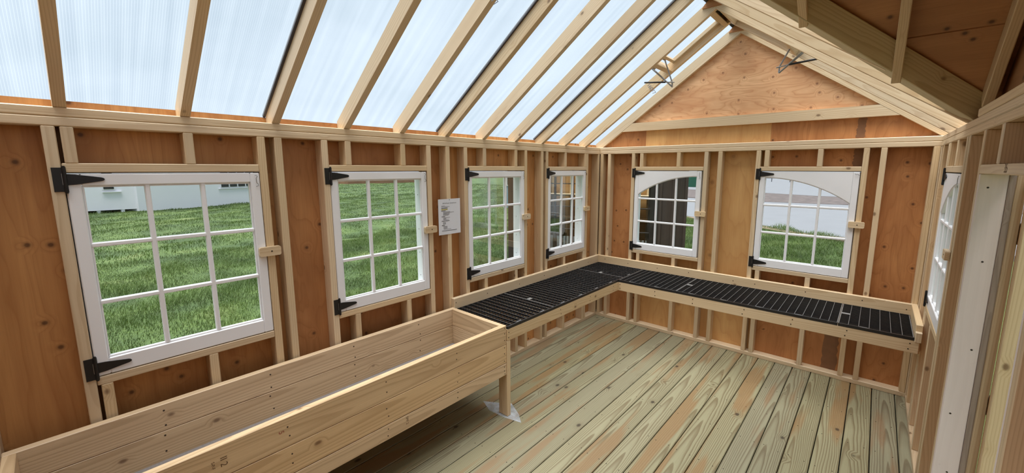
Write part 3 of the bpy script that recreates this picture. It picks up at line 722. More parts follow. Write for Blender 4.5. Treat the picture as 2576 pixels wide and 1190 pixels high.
for sgn in (1, -1):
    g = (lambda yy: yy) if sgn > 0 else (lambda yy: 2 * YDR - yy)
    V = []
    for t in (0.0, 0.01):
        for xx, yy in ((W - KD * (-0.16) / K, YD0 + 0.16), (W + 0.28, YD0 + 0.16), (W + 0.28, YDR), (W - KD * (YD0 - YDR) / K - 0.02, YDR)): V.append((xx, g(yy), H + KD * (YD0 - yy) + VD + 0.0135 + t))
    link('roofing', mesh('roofing', V, [[0, 1, 2, 3], [7, 6, 5, 4], [0, 4, 5, 1], [1, 5, 6, 2], [2, 6, 7, 3], [3, 7, 4, 0]], M['seal']), ceiling)
def dorm_rafter(x0_, ya, sgn=1):
    g = (lambda yy: yy) if sgn > 0 else (lambda yy: 2 * YDR - yy)
    h_ = 0.087
    A = Vector((x0_ + T / 2, g(ya), H + KD * (YD0 - ya) + VD / 2)); B = Vector((x0_ + T / 2, g(YDR), H + KD * (YD0 - YDR) + VD / 2))
    stick('dormer_rafter', A, B, T, h_, M['lumber'], ceiling, upv=(0, ds * sgn, dc))
for sgn in (1, -1):
    for xj in (2.536, 2.161):
        dorm_rafter(xj, YD0 - (W - xj) * K / KD + 0.085, sgn)
    dorm_rafter(W + 0.021, YD0 - 0.04, sgn)
beam('dormer_ridge_board', (tip, YDR - T / 2, dz(YDR) - 0.01), (W + D, YDR + T / 2, dz(YDR) + VD - 0.004), M['lumber'], ceiling)
Gd = Matrix(((0, 0, 1, W + D), (1, 0, 0, YDR), (0, 1, 0, 2.1), (0, 0, 0, 1)))
hw = YD0 - YDR
link('dormer_gable_panel', polys_mesh('dormer_gable_panel', [[(-hw - 0.1, -0.005), (hw + 0.1, -0.005), (0.0, dz(YDR) + VD - 2.1 - 0.01)]], 0, 0.012, M['ply_deck']), ceiling, Gd)
beam('dormer_stud', (W + 0.045, -2.165, H + T), (W + 0.083, -2.125, dz(YDR) - 0.06), M['lumber'], ceiling)

# ------------------------------------------------------------------ roof vents with their wax-cylinder openers
def vent(side):
    f = (lambda a: a) if side == 'L' else (lambda a: W - a)
    base = (f(1.14), -0.5, H + K * 1.14 + RV)
    v = empty('roof_vent', base)
    tag(v, 'framed roof vent with metal opener arms in the %s roof slope' % ('left clear' if side == 'L' else 'right'), 'roof vent', 'roof vents near the end wall')
    nrm = Vector((-sn, 0, cs)) if side == 'L' else Vector((sn, 0, cs))
    def pt(xx, yy, off): return Vector((f(xx), yy, H + K * xx + RV)) + nrm * off
    a, b = VX0 + 0.02, VX1 - 0.03
    for yy in (VY0 + 0.020, VY1 - 0.020): stick('frame_rail', pt(a - 0.012, yy, -0.024), pt(b + 0.012, yy, -0.024), 0.032, 0.034, M['lumber'], v, upv=nrm)
    for xx in (a, b): stick('frame_rail', pt(xx, VY0 + 0.037, -0.024), pt(xx, VY1 - 0.037, -0.024), 0.026, 0.034, M['lumber'], v, upv=nrm)
    g0, g1 = pt(a - 0.015, 0, -0.003), pt(b + 0.015, 0, -0.003)
    stick('vent_sheet', (g0.x, (VY0 + VY1) / 2, g0.z), (g1.x, (VY0 + VY1) / 2, g1.z), VY1 - VY0 - 0.006, 0.006, M['poly'], v, upv=nrm, bev=0)
    if side == 'L':
        blk, tip_, rail, t0, t1, t2, lo = (0.835, 2.735), (1.026, 2.554), (0.945, 2.80), (0.759, 2.625), (0.961, 2.603), (1.046, 2.591), (1.023, 2.594)
    else:
        blk, tip_, rail, t0, t1, t2, lo = (2.035, 2.702), (1.866, 2.555), (1.946, 2.764), (2.130, 2.621), (1.931, 2.607), (1.846, 2.596), (1.867, 2.602)
    P = lambda q, yy: Vector((q[0], yy, q[1]))
    for yy, dd in ((-0.515, 0.0), (-0.475, 0.0)):
        tube('opener_arm', [P(blk, yy), P(tip_, -0.497 if yy < -0.5 else -0.489)], 0.0055, M['steel'], v, sides=6)
    tube('opener_arm', [P(rail, -0.495), P(lo, -0.493)], 0.006, M['steel'], v, sides=6)
    tube('opener_arm', [P(lo, -0.493), P(tip_, -0.493)], 0.006, M['steel'], v, sides=6)
    tube('wax_cylinder', [P(t0, -0.5), P(t1, -0.5)], 0.0075, M['black_metal'], v, sides=10)
    tube('piston', [P(t1, -0.5), P(t2, -0.5)], 0.0045, M['steel'], v, sides=8)
    q = Vector((blk[0], -0.495, blk[1])); stick('bracket', q + Vector((0, -0.05, 0.012)), q + Vector((0, 0.05, 0.012)), 0.03, 0.004, M['steel'], v, upv=nrm, bev=0)
    q = Vector((rail[0], -0.495, rail[1])); stick('bracket', q + Vector((0, -0.03, 0.01)), q + Vector((0, 0.03, 0.01)), 0.03, 0.004, M['steel'], v, upv=nrm, bev=0)
    return v
vent('L'); vent('R')

# ------------------------------------------------------------------ doorway: painted jamb, stops, open door
trim = tag(empty('trim_1', (W, -DO0, 0)), 'whitewashed door jamb and stops lining the doorway at the right edge', 'door jamb', kind='structure')
yj = -DO0
beam('jamb_board', (W + 0.0005, yj, 0.0), (W + 0.086, yj + 0.018, 1.797), M['whitewash'], trim)
beam('edge_strip', (W + 0.0865, yj - 0.004, 0.0), (W + 0.106, yj + 0.012, 1.797), M['grey_wood'], trim)
beam('outer_casing', (W + 0.1065, yj - 0.003, -0.05), (W + 0.137, yj + 0.09, 1.86), M['lumber'], trim)
yk = -DO1
beam('jamb_board', (W + 0.0005, yk - 0.018, 0.0), (W + 0.086, yk, 1.797), M['whitewash'], trim)
beam('outer_casing', (W + 0.1065, yk - 0.09, -0.05), (W + 0.137, yk + 0.003, 1.86), M['lumber'], trim)
for zz, xx in ((1.74, 0.03), (1.42, 0.05), (1.02, 0.062), (0.70, 0.03), (0.41, 0.05)): nail((W + xx, yj - 0.0002, zz), (0, -1, 0), trim, r=0.004)
door = tag(empty('door_1', (W + 0.15, -1.78, -0.02)), 'plank door with wooden frame swung open outside the doorway', 'door', kind='structure')
dx0, dx1, dy = 2.9975, W + 1.06, -1.752
beam('stile', (dx0, dy, -0.02), (dx0 + 0.092, dy + 0.038, 1.80), M['lumber'], door)
beam('stile', (dx1 - 0.092, dy, -0.02), (dx1, dy + 0.038, 1.80), M['lumber'], door)
for zz in (-0.02, 0.86, 1.66): beam('rail', (dx0 + 0.093, dy + 0.001, zz), (dx1 - 0.093, dy + 0.038, zz + 0.14), M['lumber'], door)
for k in range(6): beam('door_board', (dx0 + k * (dx1 - dx0) / 6 + 0.001, dy + 0.0385, -0.02), (dx0 + (k + 1) * (dx1 - dx0) / 6 - 0.001, dy + 0.052, 1.80), M['ply'], door)
for zz in (0.30, 0.78, 1.55):
    o = beam('hinge', (W + 0.1375, yj - 0.009, zz - 0.045), (W + 0.147, yj + 0.02, zz + 0.045), M['black_metal'], door, bev=0.002); o['label'] = 'black butt hinge'

# ------------------------------------------------------------------ plant bench (L-shaped)
bench = tag(empty('plant_bench', (0.6, -0.6, 0)), 'L-shaped pale timber plant bench wrapping the far corner', 'bench')
BD = 0.622; BT = 0.676
def nailed(o_lo, o_hi, axis, n_pos, zs, nrm, face):
    for s in n_pos:
        for z in zs:
            p = [0, 0, z]; p[axis] = s; p[1 - axis] = face
            nail(p, nrm, bench, r=0.0042)
beam('ledger_board', (0.001, -2.269, 0.690), (T, -T - 0.001, 0.779), M['lumber'], bench)
beam('ledger_board', (0.001, -T, 0.690), (W - 0.001, -0.001, 0.779), M['lumber'], bench)
beam('ledger_board', (W - T, -0.585, 0.690), (W - 0.001, -T - 0.001, 0.779), M['lumber'], bench)
beam('end_block', (W - T - 0.0, -0.625, 0.666), (W - 0.004, -0.586, 0.735), M['lumber'], bench)
beam('front_board', (BD - T, -2.268 + 0.002, BT - 0.089), (BD, -BD + 0.0, BT), M['lumber'], bench)
beam('front_board', (BD - T, -BD + 0.001 - T + T, BT - 0.089), (W - 0.012, -BD + T, BT), M['lumber'], bench)
beam('leg', (0.533, -2.2695, 0.0014), (BD - 0.0005, -2.2325, BT - 0.0895), M['lumber'], bench)
for yy in (-2.24, -1.70, -1.10, -0.60): beam('cross_support', (0.002, yy, BT - 0.10), (BD - T - 0.001, yy + T, BT - 0.022), M['lumber'], bench)
for xx in (0.66, 1.19, 1.79, 2.40, 2.82): beam('cross_support', (xx, -BD + T + 0.001, BT - 0.10), (xx + T, -0.002, BT - 0.022), M['lumber'], bench)
for yy in (-2.25, -1.62, -1.15, -0.72):
    for z in (0.65, 0.612): nail((BD + 0.0002, yy + random.uniform(-0.01, 0.01), z), (1, 0, 0), bench, r=0.0042)
for xx in (0.65, 1.02, 1.37, 1.78, 2.13, 2.47, 2.81):
    for z in (0.652, 0.612): nail((xx + random.uniform(-0.012, 0.012), -BD - 0.0002, z), (0, -1, 0), bench, r=0.0042)
for yy in (-2.25, -1.90, -1.48, -1.10, -0.70, -0.27): nail((T + 0.0002, yy, 0.737 + random.uniform(-0.012, 0.012)), (1, 0, 0), bench, r=0.0045)
for xx in (0.13, 0.43, 0.78, 1.12, 1.55, 1.74, 2.14, 2.53, 2.80): nail((xx, -T - 0.0002, 0.735 + random.uniform(-0.012, 0.012)), (0, -1, 0), bench, r=0.0045)

# black plastic bench trays: ribs 54.7 mm apart across the bench, slats 32 mm apart along it
def tray(a0, a1, along, label, lip0=False):
    """along = 'y' on the left leg, 'x' on the back leg; a0..a1 the run; the other way it spans the bench depth."""
    V, Fc, MI = [], [], []
    d0, d1 = T + 0.004, BD - 0.012
    def bx(s0, s1, t0, t1, z0, z1, mi=0):
        b = len(V); MI.extend([0, mi, 0, 0, 0, 0])
        for z in (z0, z1):
            for s, t in ((s0, t0), (s1, t0), (s1, t1), (s0, t1)):
                V.append((t, s, z) if along == 'y' else (s, -t, z))
        Fc.extend([[b, b + 1, b + 2, b + 3][::-1], [b + 4, b + 5, b + 6, b + 7], [b, b + 1, b + 5, b + 4], [b + 1, b + 2, b + 6, b + 5], [b + 2, b + 3, b + 7, b + 6], [b + 3, b, b + 4, b + 7]])
    zt = 0.6945; zl = BT + 0.0005
    n = max(1, round((a1 - a0) / 0.0547)); st = (a1 - a0) / n
    for i in range(n + 1):
        s = a0 + i * st; hw_ = 0.0016 if 0 < i < n else 0.0028
        s = min(max(s, a0 + hw_), a1 - hw_)
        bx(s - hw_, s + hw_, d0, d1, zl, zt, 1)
    k = 18; tt = (d1 - d0) / k
    for j in range(1, k): bx(a0, a1, d0 + j * tt - 0.0011, d0 + j * tt + 0.0011, zl + 0.004, zt - 0.003, 2)
    bx(a0, a1, d0, d0 + 0.005, zl, zt); bx(a0, a1, d1 - 0.001, d1 + 0.012, BT + 0.0008, zt + 0.002)
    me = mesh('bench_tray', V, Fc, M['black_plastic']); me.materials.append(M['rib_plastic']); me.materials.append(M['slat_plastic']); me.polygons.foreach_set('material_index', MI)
    bmx = bmesh.new(); bmx.from_mesh(me); bmesh.ops.recalc_face_normals(bmx, faces=bmx.faces); bmx.to_mesh(me); bmx.free()
    o = link('bench_tray', me); tag(o, label, 'bench tray', 'black plastic bench trays')
    def bxo(nm, s0, s1, t0, t1, z0, z1, mat):
        lo, hi = ((t0, s0, z0), (t1, s1, z1)) if along == 'y' else ((s0, -t1, z0), (s1, -t0, z1))
        return beam(nm, lo, hi, mat, o, bev=0.0005)
    i = 2
    while i < n - 1:
        s = a0 + i * st
        bxo('edge_clip', s + 0.004, s + st - 0.004, d1 - 0.012, d1 - 0.004, zt - 0.006, zt + 0.001, M['grey_plastic'])
        bxo('clip_knob', s + st * 0.35, s + st * 0.75, d1 + 0.003, d1 + 0.015, zt - 0.010, zt + 0.003, M['black_plastic'])
        i += 5
    return o, bxo, d0, d1, st, zt
def plate(t, s):
    o, bxo, d0, d1, st, zt = t; mid = (d0 + d1) / 2
    p = bxo('joining_plate', s, s + st - 0.003, mid - 0.016, mid + 0.016, zt - 0.002, zt + 0.001, M['grey_plastic']); p['label'] = 'grey joining plate'
plate(tray(-1.699, -0.499, 'y', 'long black grid tray in the middle of the bench along the left wall'), -1.696)
tray(-2.262, -1.702, 'y', 'short black grid tray on the bench beside the planter box')
plate(tray(-0.496, -T - 0.003, 'y', 'black grid tray filling the far corner of the bench'), -0.493)
tray(BD - 0.010 + 0.012, 1.2045, 'x', 'black slatted tray on the end-wall bench under the left arched window')
plate(tray(1.2075, 2.4085, 'x', 'long black slatted tray midway along the end-wall bench'), 1.211)
plate(tray(2.4115, W - T - 0.003, 'x', 'black slatted tray at the right-hand end of the bench'), 2.415)

# ------------------------------------------------------------------ planter box
planter = tag(empty('planter_box', (0.33, -3.4, 0)), 'long raised planter box of pale spruce planks under the near windows', 'planter box')
px0, px1, py0, py1, pz = 0.020, 0.6165, -4.522, -2.2705, 0.7075
mats = M['planter']
for z0, z1 in ((0.566, pz), (0.4245, 0.5645), (0.332, 0.4215)):
    beam('front_board', (px1 - T, py0, z0), (px1, py1, z1), mats, planter, bev=0.003)
for z0, z1 in ((0.574, pz), (0.400, 0.5725)):
    beam('back_board', (px0, py0, z0), (px0 + T, py1, z1), mats, planter, bev=0.003)
    beam('end_board', (px0 + T + 0.0005, py1 - T, z0), (px1 - T - 0.0005, py1 - 0.0005, z1), mats, planter, bev=0.003)
    beam('end_board', (px0 + T + 0.0005, py0 + 0.0005, z0), (px1 - T - 0.0005, py0 + T, z1), mats, planter, bev=0.003)
beam('bottom_board', (px0 + T + 0.001, py0 + T + 0.001, 0.400), (px1 - T - 0.001, py1 - T - 0.001, 0.4205), mats, planter)
beam('liner_fabric', (px0 + T + 0.0015, py0 + T + 0.0015, 0.421), (px1 - T - 0.0015, py1 - T - 0.0015, 0.428), M['fabric'], planter, bev=0.001)
for yy in (-4.20,): beam('leg', (0.533, yy - T, 0.0), (px1 - T - 0.0005, yy, 0.399), mats, planter)
for xx, yy in ((px0 + T + 0.001, -2.36), (px0 + T + 0.001, -4.24)): beam('leg', (xx, yy, 0.0), (xx + D, yy + T, 0.399), mats, planter)
for z in (0.69, 0.65, 0.60, 0.545, 0.50, 0.445, 0.40, 0.37, 0.345): nail((px1 + 0.0002, py1 - 0.020 + random.uniform(-0.004, 0.004), z), (1, 0, 0), planter, r=0.004)
for yy in (-2.72, -3.21, -3.70, -4.15):
    for z in (0.665, 0.615, 0.52, 0.47, 0.395, 0.36): nail((px1 + 0.0002, yy + random.uniform(-0.01, 0.01), z + random.uniform(-0.008, 0.008)), (1, 0, 0), planter, r=0.0036)
    for z in (0.675, 0.60, 0.55, 0.47): nail((px0 + T + 0.0002, yy + 0.1 + random.uniform(-0.008, 0.008), z), (1, 0, 0), planter, r=0.0042)
def on_front(yy, zz): return frame(Vector((0, 0, -1)), Vector((0, 1, 0)), Vector((1, 0, 0)), (px1 + 0.0006, yy, zz))
text('lumber_stamp', 'II 2', 0.034, on_front(-3.955, 0.655), M['stamp'], planter)
text('lumber_stamp', 'S-P-F', 0.016, on_front(-3.985, 0.650), M['stamp'], planter)
text('lumber_stamp', '5', 0.030, on_front(-3.74, 0.655), M['ink_red'], planter)
text('lumber_stamp', 'SPF 2', 0.022, on_front(-3.105, 0.412), M['stamp'], planter)
text('lumber_stamp', '51', 0.028, frame(Vector((1, 0, 0)), Vector((0, 0, 1)), Vector((0, -1, 0)), (0.50, py1 - T - 0.0008, 0.652)), M['stamp'], planter)

# ------------------------------------------------------------------ notice and plastic film
ny0, ny1, nz0, nz1 = -2.371, -2.156, 1.304, 1.582
notice = tag(empty('notice', (0.003, (ny0 + ny1) / 2, nz0)), 'white printed notice sheet tacked to a stud between two windows', 'notice')
Fn = frame(Vector((0, 1, 0)), Vector((0, 0, 1)), Vector((1, 0, 0)), (0.0018, ny0, nz0))
nv, nf = [], []
for i in range(9):
    t = i / 8
    for j in range(2):
        nv.append((t * (ny1 - ny0), j * (nz1 - nz0), 0.003 * math.sin(t * math.pi) * 0.3))
for i in range(8): nf.append([i * 2, i * 2 + 2, i * 2 + 3, i * 2 + 1])
nv += [(a, b, c - 0.0006) for a, b, c in nv]; nf += [[a + 18 for a in reversed(q)] for q in nf]
link('paper_sheet', mesh('paper_sheet', nv, nf, M['paper']), notice, Fn)
text('print_title', '10X16 Rustic Greenhouse', 0.0128, Fn @ Matrix.Translation((0.107, 0.241, 0.0016)), M['ink'], notice, 'CENTER')
def pline(x0_, x1_, v, h_, mt, zo=0.0016):
    link('print_line', mesh('print_line', [(x0_, v, zo), (x1_, v, zo), (x1_, v + h_, zo), (x0_, v + h_, zo), (x0_, v, zo - 0.0003), (x1_, v, zo - 0.0003), (x1_, v + h_, zo - 0.0003), (x0_, v + h_, zo - 0.0003)], [[0, 1, 2, 3], [7, 6, 5, 4], [0, 4, 5, 1], [1, 5, 6, 2], [2, 6, 7, 3], [3, 7, 4, 0]], mt), notice, Fn)
pline(0.028, 0.062, 0.225, 0.0022, M['ink_grey']); pline(0.028, 0.108, 0.218, 0.0022, M['ink_grey'])
pline(0.028, 0.088, 0.206, 0.0045, M['ink']); pline(0.027, 0.088, 0.193, 0.0075, M['highlight'], 0.0014); pline(0.029, 0.086, 0.1955, 0.0030, M['stamp'])
pline(0.028, 0.068, 0.185, 0.0035, M['ink'])
for k, e in enumerate((0.110, 0.150, 0.106, 0.105, 0.104, 0.096)): pline(0.045, e, 0.178 - k * 0.0055, 0.0022, M['ink_grey'])
pline(0.028, 0.062, 0.140, 0.0035, M['ink'])
for k, e in enumerate((0.110, 0.072, 0.072, 0.100)): pline(0.045, e, 0.133 - k * 0.0055, 0.0022, M['ink_grey'])
pline(0.028, 0.104, 0.106, 0.0035, M['ink'])
for k in range(3): pline(0.040, 0.068, 0.096 - k * 0.0065, 0.0022, M['ink_grey'])
pline(0.028, 0.058, 0.072, 0.0035, M['ink']); pline(0.044, 0.082, 0.062, 0.0035, M['ink']); pline(0.044, 0.082, 0.051, 0.0035, M['ink']); pline(0.044, 0.118, 0.041, 0.0024, M['ink_grey']); pline(0.028, 0.176, 0.029, 0.0030, M['ink'])
nail((0.0030, (ny0 + ny1) / 2 + 0.0, nz1 - 0.008), (1, 0, 0), notice, r=0.003, name='staple')

FP = [(0.334, -2.246), (0.46, -2.30), (0.60, -2.292), (0.745, -2.257), (0.66, -2.19), (0.527, -2.124), (0.43, -2.19)]
film = polys_mesh('plastic_film', [FP], 0.0004, 0.0010, M['film'])
tag(link('plastic_film', film), 'scrap of clear plastic film on the floor under the bench leg', 'plastic film')

# ------------------------------------------------------------------ outdoors
def gnd(xx, yy):
    return GZ + 0.05 * np.sin(xx * 0.9 + 1.3) * np.sin(yy * 0.7) + 0.03 * np.sin(xx * 2.3 + yy * 1.7)
def terrain(name, x0_, x1_, y0_, y1_, nx, ny, mat, lift=0.0, bumpy=True):
    xs, ys = np.linspace(x0_, x1_, nx), np.linspace(y0_, y1_, ny)
    X, Y = np.meshgrid(xs, ys); Z = (gnd(X, Y) if bumpy else np.full_like(X, GZ)) + lift
    V = np.stack([X, Y, Z], -1).reshape(-1, 3)
    Fc = [[j * nx + i, j * nx + i + 1, (j + 1) * nx + i + 1, (j + 1) * nx + i] for j in range(ny - 1) for i in range(nx - 1)]
    return link(name, mesh(name, V.tolist(), Fc, mat, True))
ground = terrain('ground', -90, 90, -70, 170, 181, 241, M['turf'], lift=-0.03)
tag(ground, 'bumpy green field around the greenhouse', 'field', kind='structure')
def strip(name, pts, z0, z1, mat):
    return link(name, polys_mesh(name, [pts], z0, z1, mat))
tag(strip('road', [(-9, 15.2), (-4.5, 13.6), (-0.6, 12.3), (0.9, 11.1), (2.2, 10.8), (30, 5.0), (30, 22.0), (1.2, 24.4), (-2.5, 23.6), (-30, 20)][:7] + [(1.2, 24.6), (-3.0, 24.0), (-9, 24.6)], GZ - 0.1, GZ + 0.085, M['asphalt']), 'pale paved drive beyond the end-wall windows', 'road', kind='structure')
tag(strip('gravel_ground', [(-12, 25.4), (-3.0, 24.0), (1.2, 24.6), (40, 22), (40, 32), (-0.9, 32.5), (-5, 34.5), (-14, 36.5)], GZ - 0.1, GZ + 0.10, M['gravel']), 'strip of coarse grey gravel beyond the drive', 'gravel', kind='structure')
tag(strip('parking_ground', [(-20, 38), (-5, 34.5), (-0.9, 32.5), (60, 31), (60, 110), (-40, 110)], GZ - 0.1, GZ + 0.11, M['asphalt']), 'wide pale paved lot beyond the gravel', 'pavement', kind='structure')
tag(strip('muddy_ground', [(-3.5, 14.0), (-0.6, 12.5), (0.9, 11.3), (2.2, 11.0), (5, 10.3), (5, 9.8), (2.0, 10.45), (0.9, 10.6), (-0.6, 11.6), (-3.5, 13.0)], GZ - 0.1, GZ + 0.075, M['mud']), 'muddy verge between grass and drive', 'verge', kind='structure')

# grass blades
def blades(n, x0_, x1_, y0_, y1_, h0, h1, wd_, keep=None):
    xx = rng.uniform(x0_, x1_, n); yy = rng.uniform(y0_, y1_, n)
    if keep is not None:
        k = keep(xx, yy); xx, yy = xx[k], yy[k]
    n = len(xx)
    clump = 0.5 + 0.5 * np.sin(xx * 3.1 + 1.7 * np.sin(yy * 2.3)) * np.sin(yy * 2.7 + 1.3 * np.sin(xx * 1.9))
    h = (h0 + (h1 - h0) * clump) * rng.uniform(0.6, 1.25, n)
    an = rng.uniform(0, 2 * np.pi, n); lean = rng.uniform(0.25, 1.0, n) * h
    dx, dy = np.cos(an), np.sin(an); ln = rng.normal(0, 0.6, n) + 0.9
    lx, ly = np.cos(ln * 2.2), np.sin(ln * 2.2)
    z = gnd(xx, yy) - 0.03
    w = wd_ * rng.uniform(0.7, 1.3, n)
    V = np.empty((n, 5, 3))
    V[:, 0] = np.stack([xx - dx * w, yy - dy * w, z], -1); V[:, 1] = np.stack([xx + dx * w, yy + dy * w, z], -1)
    mx_, my_ = xx + lx * lean * 0.3, yy + ly * lean * 0.3
    V[:, 2] = np.stack([mx_ + dx * w * 0.8, my_ + dy * w * 0.8, z + h * 0.62], -1); V[:, 3] = np.stack([mx_ - dx * w * 0.8, my_ - dy * w * 0.8, z + h * 0.62], -1)
    V[:, 4] = np.stack([xx + lx * lean, yy + ly * lean, z + h * 0.92], -1)
    tone = np.clip(0.72 + 0.34 * clump + rng.normal(0, 0.12, n), 0.4, 1.3)
    return V, tone
def free(a, b):
    u_, v_ = (a + 2.457) * 0.9385 + (b - 1.01) * 0.3452, -(a + 2.457) * 0.3452 + (b - 1.01) * 0.9385
    in_shed = (u_ > -0.35) & (u_ < 3.25) & (v_ > -0.25) & (v_ < 2.7)
    p_, q_ = (a + 12.6) * 0.72 + (b - 11.4) * 0.694, -(a + 12.6) * 0.694 + (b - 11.4) * 0.72
    in_shed |= (p_ > -0.1) & (p_ < 3.2) & (q_ > -0.1) & (q_ < 2.6)
    in_white = ((a < -24.5) & (b < -1.6)) | ((b < 9) & (a + 24.35 + 0.4 * (b + 1.6) < 0) & (b > -1.8))
    return ~in_shed & ~in_white
parts = [blades(190000, -10, -2.6, -7, 8, 0.03, 0.11, 0.0028, keep=free), blades(160000, -27, -10, -9, 24, 0.03, 0.10, 0.0055, keep=free), blades(40000, -50, -24, -4, 34, 0.04, 0.12, 0.014, keep=free),
         blades(80000, -4.5, 3.5, 4.2, 13.5, 0.05, 0.22, 0.0042, keep=lambda a, b: b < 12.6 - 0.55 * (a + 0.6) * (a < 2) - 1.6 * (a >= 2) - 0.3 + 0.25 * np.sin(a * 5))]
Vg = np.concatenate([p[0] for p in parts]); tn = np.concatenate([p[1] for p in parts]); nb = len(Vg)
me = bpy.data.meshes.new('grass')
me.vertices.add(nb * 5); me.vertices.foreach_set('co', Vg.reshape(-1).astype(np.float32))
li = np.concatenate([np.arange(nb)[:, None] * 5 + np.array([0, 1, 2, 3, 3, 2, 4])], 0).reshape(-1)
me.loops.add(nb * 7); me.loops.foreach_set('vertex_index', li.astype(np.int32))
ls = (np.arange(nb)[:, None] * 7 + np.array([0, 4])).reshape(-1)
me.polygons.add(nb * 2); me.polygons.foreach_set('loop_start', ls.astype(np.int32))
me.update(calc_edges=True); me.validate()
ca = me.color_attributes.new('tone', 'FLOAT_COLOR', 'POINT')
cc = np.ones((nb, 5, 4), np.float32); cc[:, :, :3] = tn[:, None, None]
ca.data.foreach_set('color', cc.reshape(-1))
me.materials.append(M['blades'])
tag(link('grass', me), 'tufty green grass seen through all the windows', 'grass', kind='stuff')

# white buildings across the field
wb = tag(empty('white_building', (-25.0, -7.0, GZ)), 'long white building across the field with a few small dark windows', 'building')
def wbox(nm, lo, hi, mat, par, F=None): return beam(nm, lo, hi, mat, par, bev=0, F=F)
wbox('wall', (-31, -14, GZ + 0.13), (-24.6, -1.56, 3.1), M['siding_white'], wb)
for yy in (-12, -9, -6, -4.1, -3.0, -2.2): wbox('skid_foot', (-25.2, yy, GZ - 0.05), (-24.62, yy + 0.12, GZ + 0.129), M['siding_white'], wb)
wbox('roof', (-31.3, -14.3, 3.1), (-24.3, -1.56, 3.35), M['roof_grey'], wb)
wd0 = wbox('window', (-24.6, -2.74, 0.80), (-24.52, -2.30, 1.7), M['siding_white'], wb); wbox('pane', (-24.56, -2.69, 0.84), (-24.50, -2.35, 1.62), M['dark_pane'], wd0)
wbox('window_ledge', (-24.6, -2.74, 0.69), (-24.50, -2.12, 0.73), M['siding_white'], wb)
Fb = frame(Vector((0.40, -1, 0)).normalized(), Vector((-1, -0.40, 0)).normalized(), Vector((0, 0, 1)), (-24.45, -1.6, 0))
wb2 = wb
wbox('wall', (-9.0, 0.0, GZ - 0.2), (0.0, 0.9, 3.1), M['siding_white'], wb2, Fb)
wbox('roof', (-9.3, -0.3, 3.1), (0.05, 1.5, 3.35), M['roof_grey'], wb2, Fb)
for k in range(6):
    a = -3.90 - k * 0.485
    wdk = wbox('window', (a - 0.47, -0.05, 0.70), (a, 0.0, 1.65), M['siding_white'], wb2, Fb); wbox('pane', (a - 0.44, -0.07, 0.74), (a - 0.04, -0.02, 1.6), M['dark_pane'], wdk, Fb)
wbox('window_ledge', (-6.9, -0.06, 0.63), (-3.8, 0.0, 0.66), M['siding_white'], wb2, Fb)
berm = strip('earth_bank_ground', [(-75, 12), (-52, 22), (-46, 38), (-46.6, 38.6), (-54, 24), (-76, 14)], GZ - 0.1, GZ + 0.42, M['brown_earth'])
tag(berm, 'low bank of bare brown earth at the far edge of the field', 'earth bank', kind='structure')

# dark brown shed just outside the far corner, turned a little
Fs = frame(Vector((0.9385, 0.3452, 0)), Vector((-0.3452, 0.9385, 0)), Vector((0, 0, 1)), (-2.457, 1.01, 0))
shed = tag(empty('garden_shed', (-2.457, 1.01, GZ)), 'dark brown board-sided shed standing just outside the far corner', 'shed')
SWd, SDp, SHt = 2.965, 2.4, 2.08
openings = [(0.58, 1.50, 0.42, 1.95), (1.93, 2.46, 0.42, 1.95)]
def sb(nm, lo, hi, mt, par=None, bev=0.002): return beam(nm, lo, hi, M[mt], par or shed, bev=bev, F=Fs)
nbd = 16; bw = SWd / nbd
for k in range(nbd):
    a, b = k * bw, (k + 1) * bw
    mid = (a + b) / 2; op = [o for o in openings if o[0] < mid < o[1]]
    if op:
        sb('siding_board', (a + 0.002, 0, GZ + 0.1), (b - 0.002, 0.02, op[0][2]), 'brown'); sb('siding_board', (a + 0.002, 0, op[0][3]), (b - 0.002, 0.02, SHt), 'brown')
    else: sb('siding_board', (a + 0.002, 0, GZ + 0.1), (b - 0.002, 0.02, SHt), 'brown')
    sb('batten', (b - 0.02, -0.018, GZ + 0.1), (b + 0.02, -0.0005, op[0][2] - 0.062 if op else SHt), 'brown')
for a, b, c, d in openings:
    w = sb('window_frame', (a - 0.03, -0.05, c - 0.06), (b + 0.03, -0.0005, c), 'black_paint')
    sb('frame_bar', (a - 0.03, -0.05, d), (b + 0.03, -0.0005, d + 0.06), 'black_paint', w)
    for xx in (a - 0.045, b - 0.015): sb('frame_bar', (xx, -0.05, c), (xx + 0.06, -0.0005, d), 'black_paint', w)
    nx = 3 if b - a > 0.8 else 2
    for i in range(1, nx): sb('frame_bar', (a + (b - a) * i / nx - 0.018, -0.045, c), (a + (b - a) * i / nx + 0.018, -0.015, d), 'black_paint', w)
    for i in range(1, 4): sb('frame_bar', (a, -0.043, c + (d - c) * i / 4 - 0.008), (b, -0.018, c + (d - c) * i / 4 + 0.008), 'black_paint', w)
    sb('pane', (a, -0.012, c), (b, -0.009, d), 'glass', w, 0)
sb('side_wall', (0, 0.021, GZ + 0.1), (0.03, SDp, SHt), 'brown'); sb('side_wall', (SWd - 0.03, 0.021, GZ + 0.1), (SWd, SDp, SHt), 'brown')
sb('back_wall', (0.031, SDp - 0.03, GZ + 0.1), (SWd - 0.031, SDp, SHt), 'ply_tan')
for k in range(7): sb('inner_stud', (0.12 + k * 0.42, SDp - 0.12, GZ + 0.1), (0.16 + k * 0.42, SDp - 0.031, SHt), 'lumber')
for z in (0.72, 1.22): sb('inner_shelf', (0.04, SDp - 0.45, z), (SWd - 0.04, SDp - 0.122, z + 0.04), 'lumber')
sb('floor_slab', (0, 0, GZ - 0.05), (SWd, SDp, GZ + 0.099), 'subfloor')
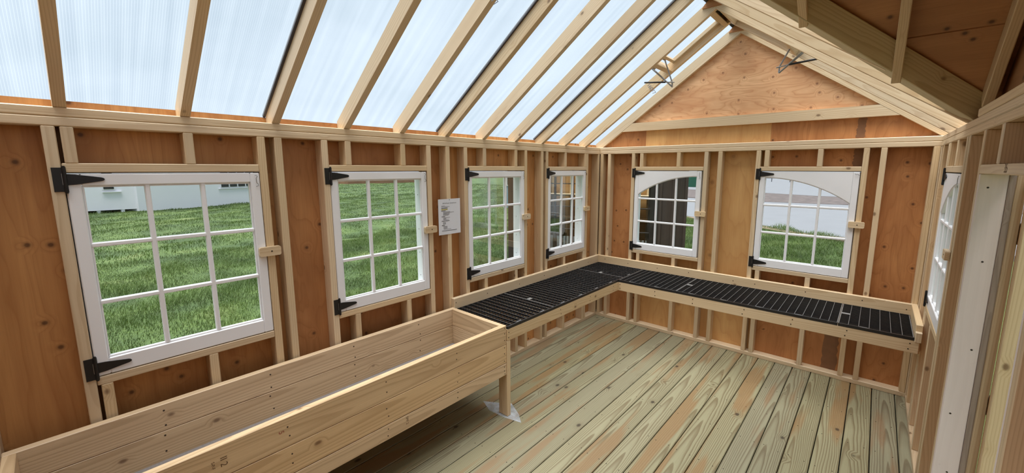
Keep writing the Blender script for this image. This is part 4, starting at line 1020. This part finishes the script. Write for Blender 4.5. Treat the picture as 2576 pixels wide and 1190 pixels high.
sb('roof_sheet', (-0.12, -0.12, SHt), (SWd + 0.12, 1.75, SHt + 0.045), 'roof_grey'); sb('roof_sheet', (-0.12, 1.752, SHt), (SWd + 0.12, SDp + 0.12, SHt + 0.02), 'poly', None, 0)  # unseen roof: grey front keeps the inside dim, clear rear added for light
for k in range(13):
    sb('ribbed_strip', (0.62 + k * 0.06, 0.4, GZ + 0.1), (0.66 + k * 0.06, 0.43, 0.60), 'white_trim', None, 0)
    if k < 8: sb('ribbed_strip', (1.94 + k * 0.06, 0.4, GZ + 0.1), (1.98 + k * 0.06, 0.43, 0.60), 'white_trim', None, 0)
Fw = frame(Vector((0.72, 0.694, 0)), Vector((-0.694, 0.72, 0)), Vector((0, 0, 1)), (-12.6, 11.4, 0))
ws = tag(empty('blue_shed', (-12.6, 11.4, GZ)), 'pale blue shed with white corner trim, half hidden behind the dark shed', 'shed')
beam('wall', (0.1, 0, GZ - 0.02), (3.0, 2.4, 2.3), M['blue_siding'], ws, bev=0, F=Fw)
for xx in (0.0, 2.96): beam('corner_trim', (xx, -0.03, GZ - 0.02), (xx + 0.14, 0.1, 2.3), M['white_trim'], ws, F=Fw)
beam('roof', (-0.2, -0.2, 2.3), (3.3, 2.6, 2.42), M['roof_grey'], ws, bev=0, F=Fw)
wf = beam('window', (0.17, -0.04, 0.9), (0.75, -0.001, 1.9), M['white_trim'], ws, F=Fw); beam('pane', (0.22, -0.05, 0.96), (0.70, -0.041, 1.84), M['dark_pane'], wf, bev=0, F=Fw)

# green container and fence on the far lot
gc = tag(empty('green_container', (-12.5, 42, GZ)), 'dark green container with a white stripe on the far lot', 'container')
wbox('body', (-14.8, 41, GZ + 0.1), (-12.0, 45, 2.9), M['green_paint'], gc); wbox('stripe', (-13.2, 40.96, 1.35), (-12.3, 40.999, 1.75), M['white_trim'], gc)
fn = tag(empty('fence', (-5, 68, GZ)), 'thin rail fence far across the paved lot', 'fence')
for k in range(15): wbox('post', (-22 + k * 2.4, 68, GZ + 0.1), (-21.9 + k * 2.4, 68.1, 1.15), M['roof_grey'], fn)
wbox('rail', (-22, 67.95, 0.95), (12, 67.99, 1.06), M['roof_grey'], fn); wbox('rail', (-22, 67.95, 0.35), (12, 67.99, 0.43), M['roof_grey'], fn)
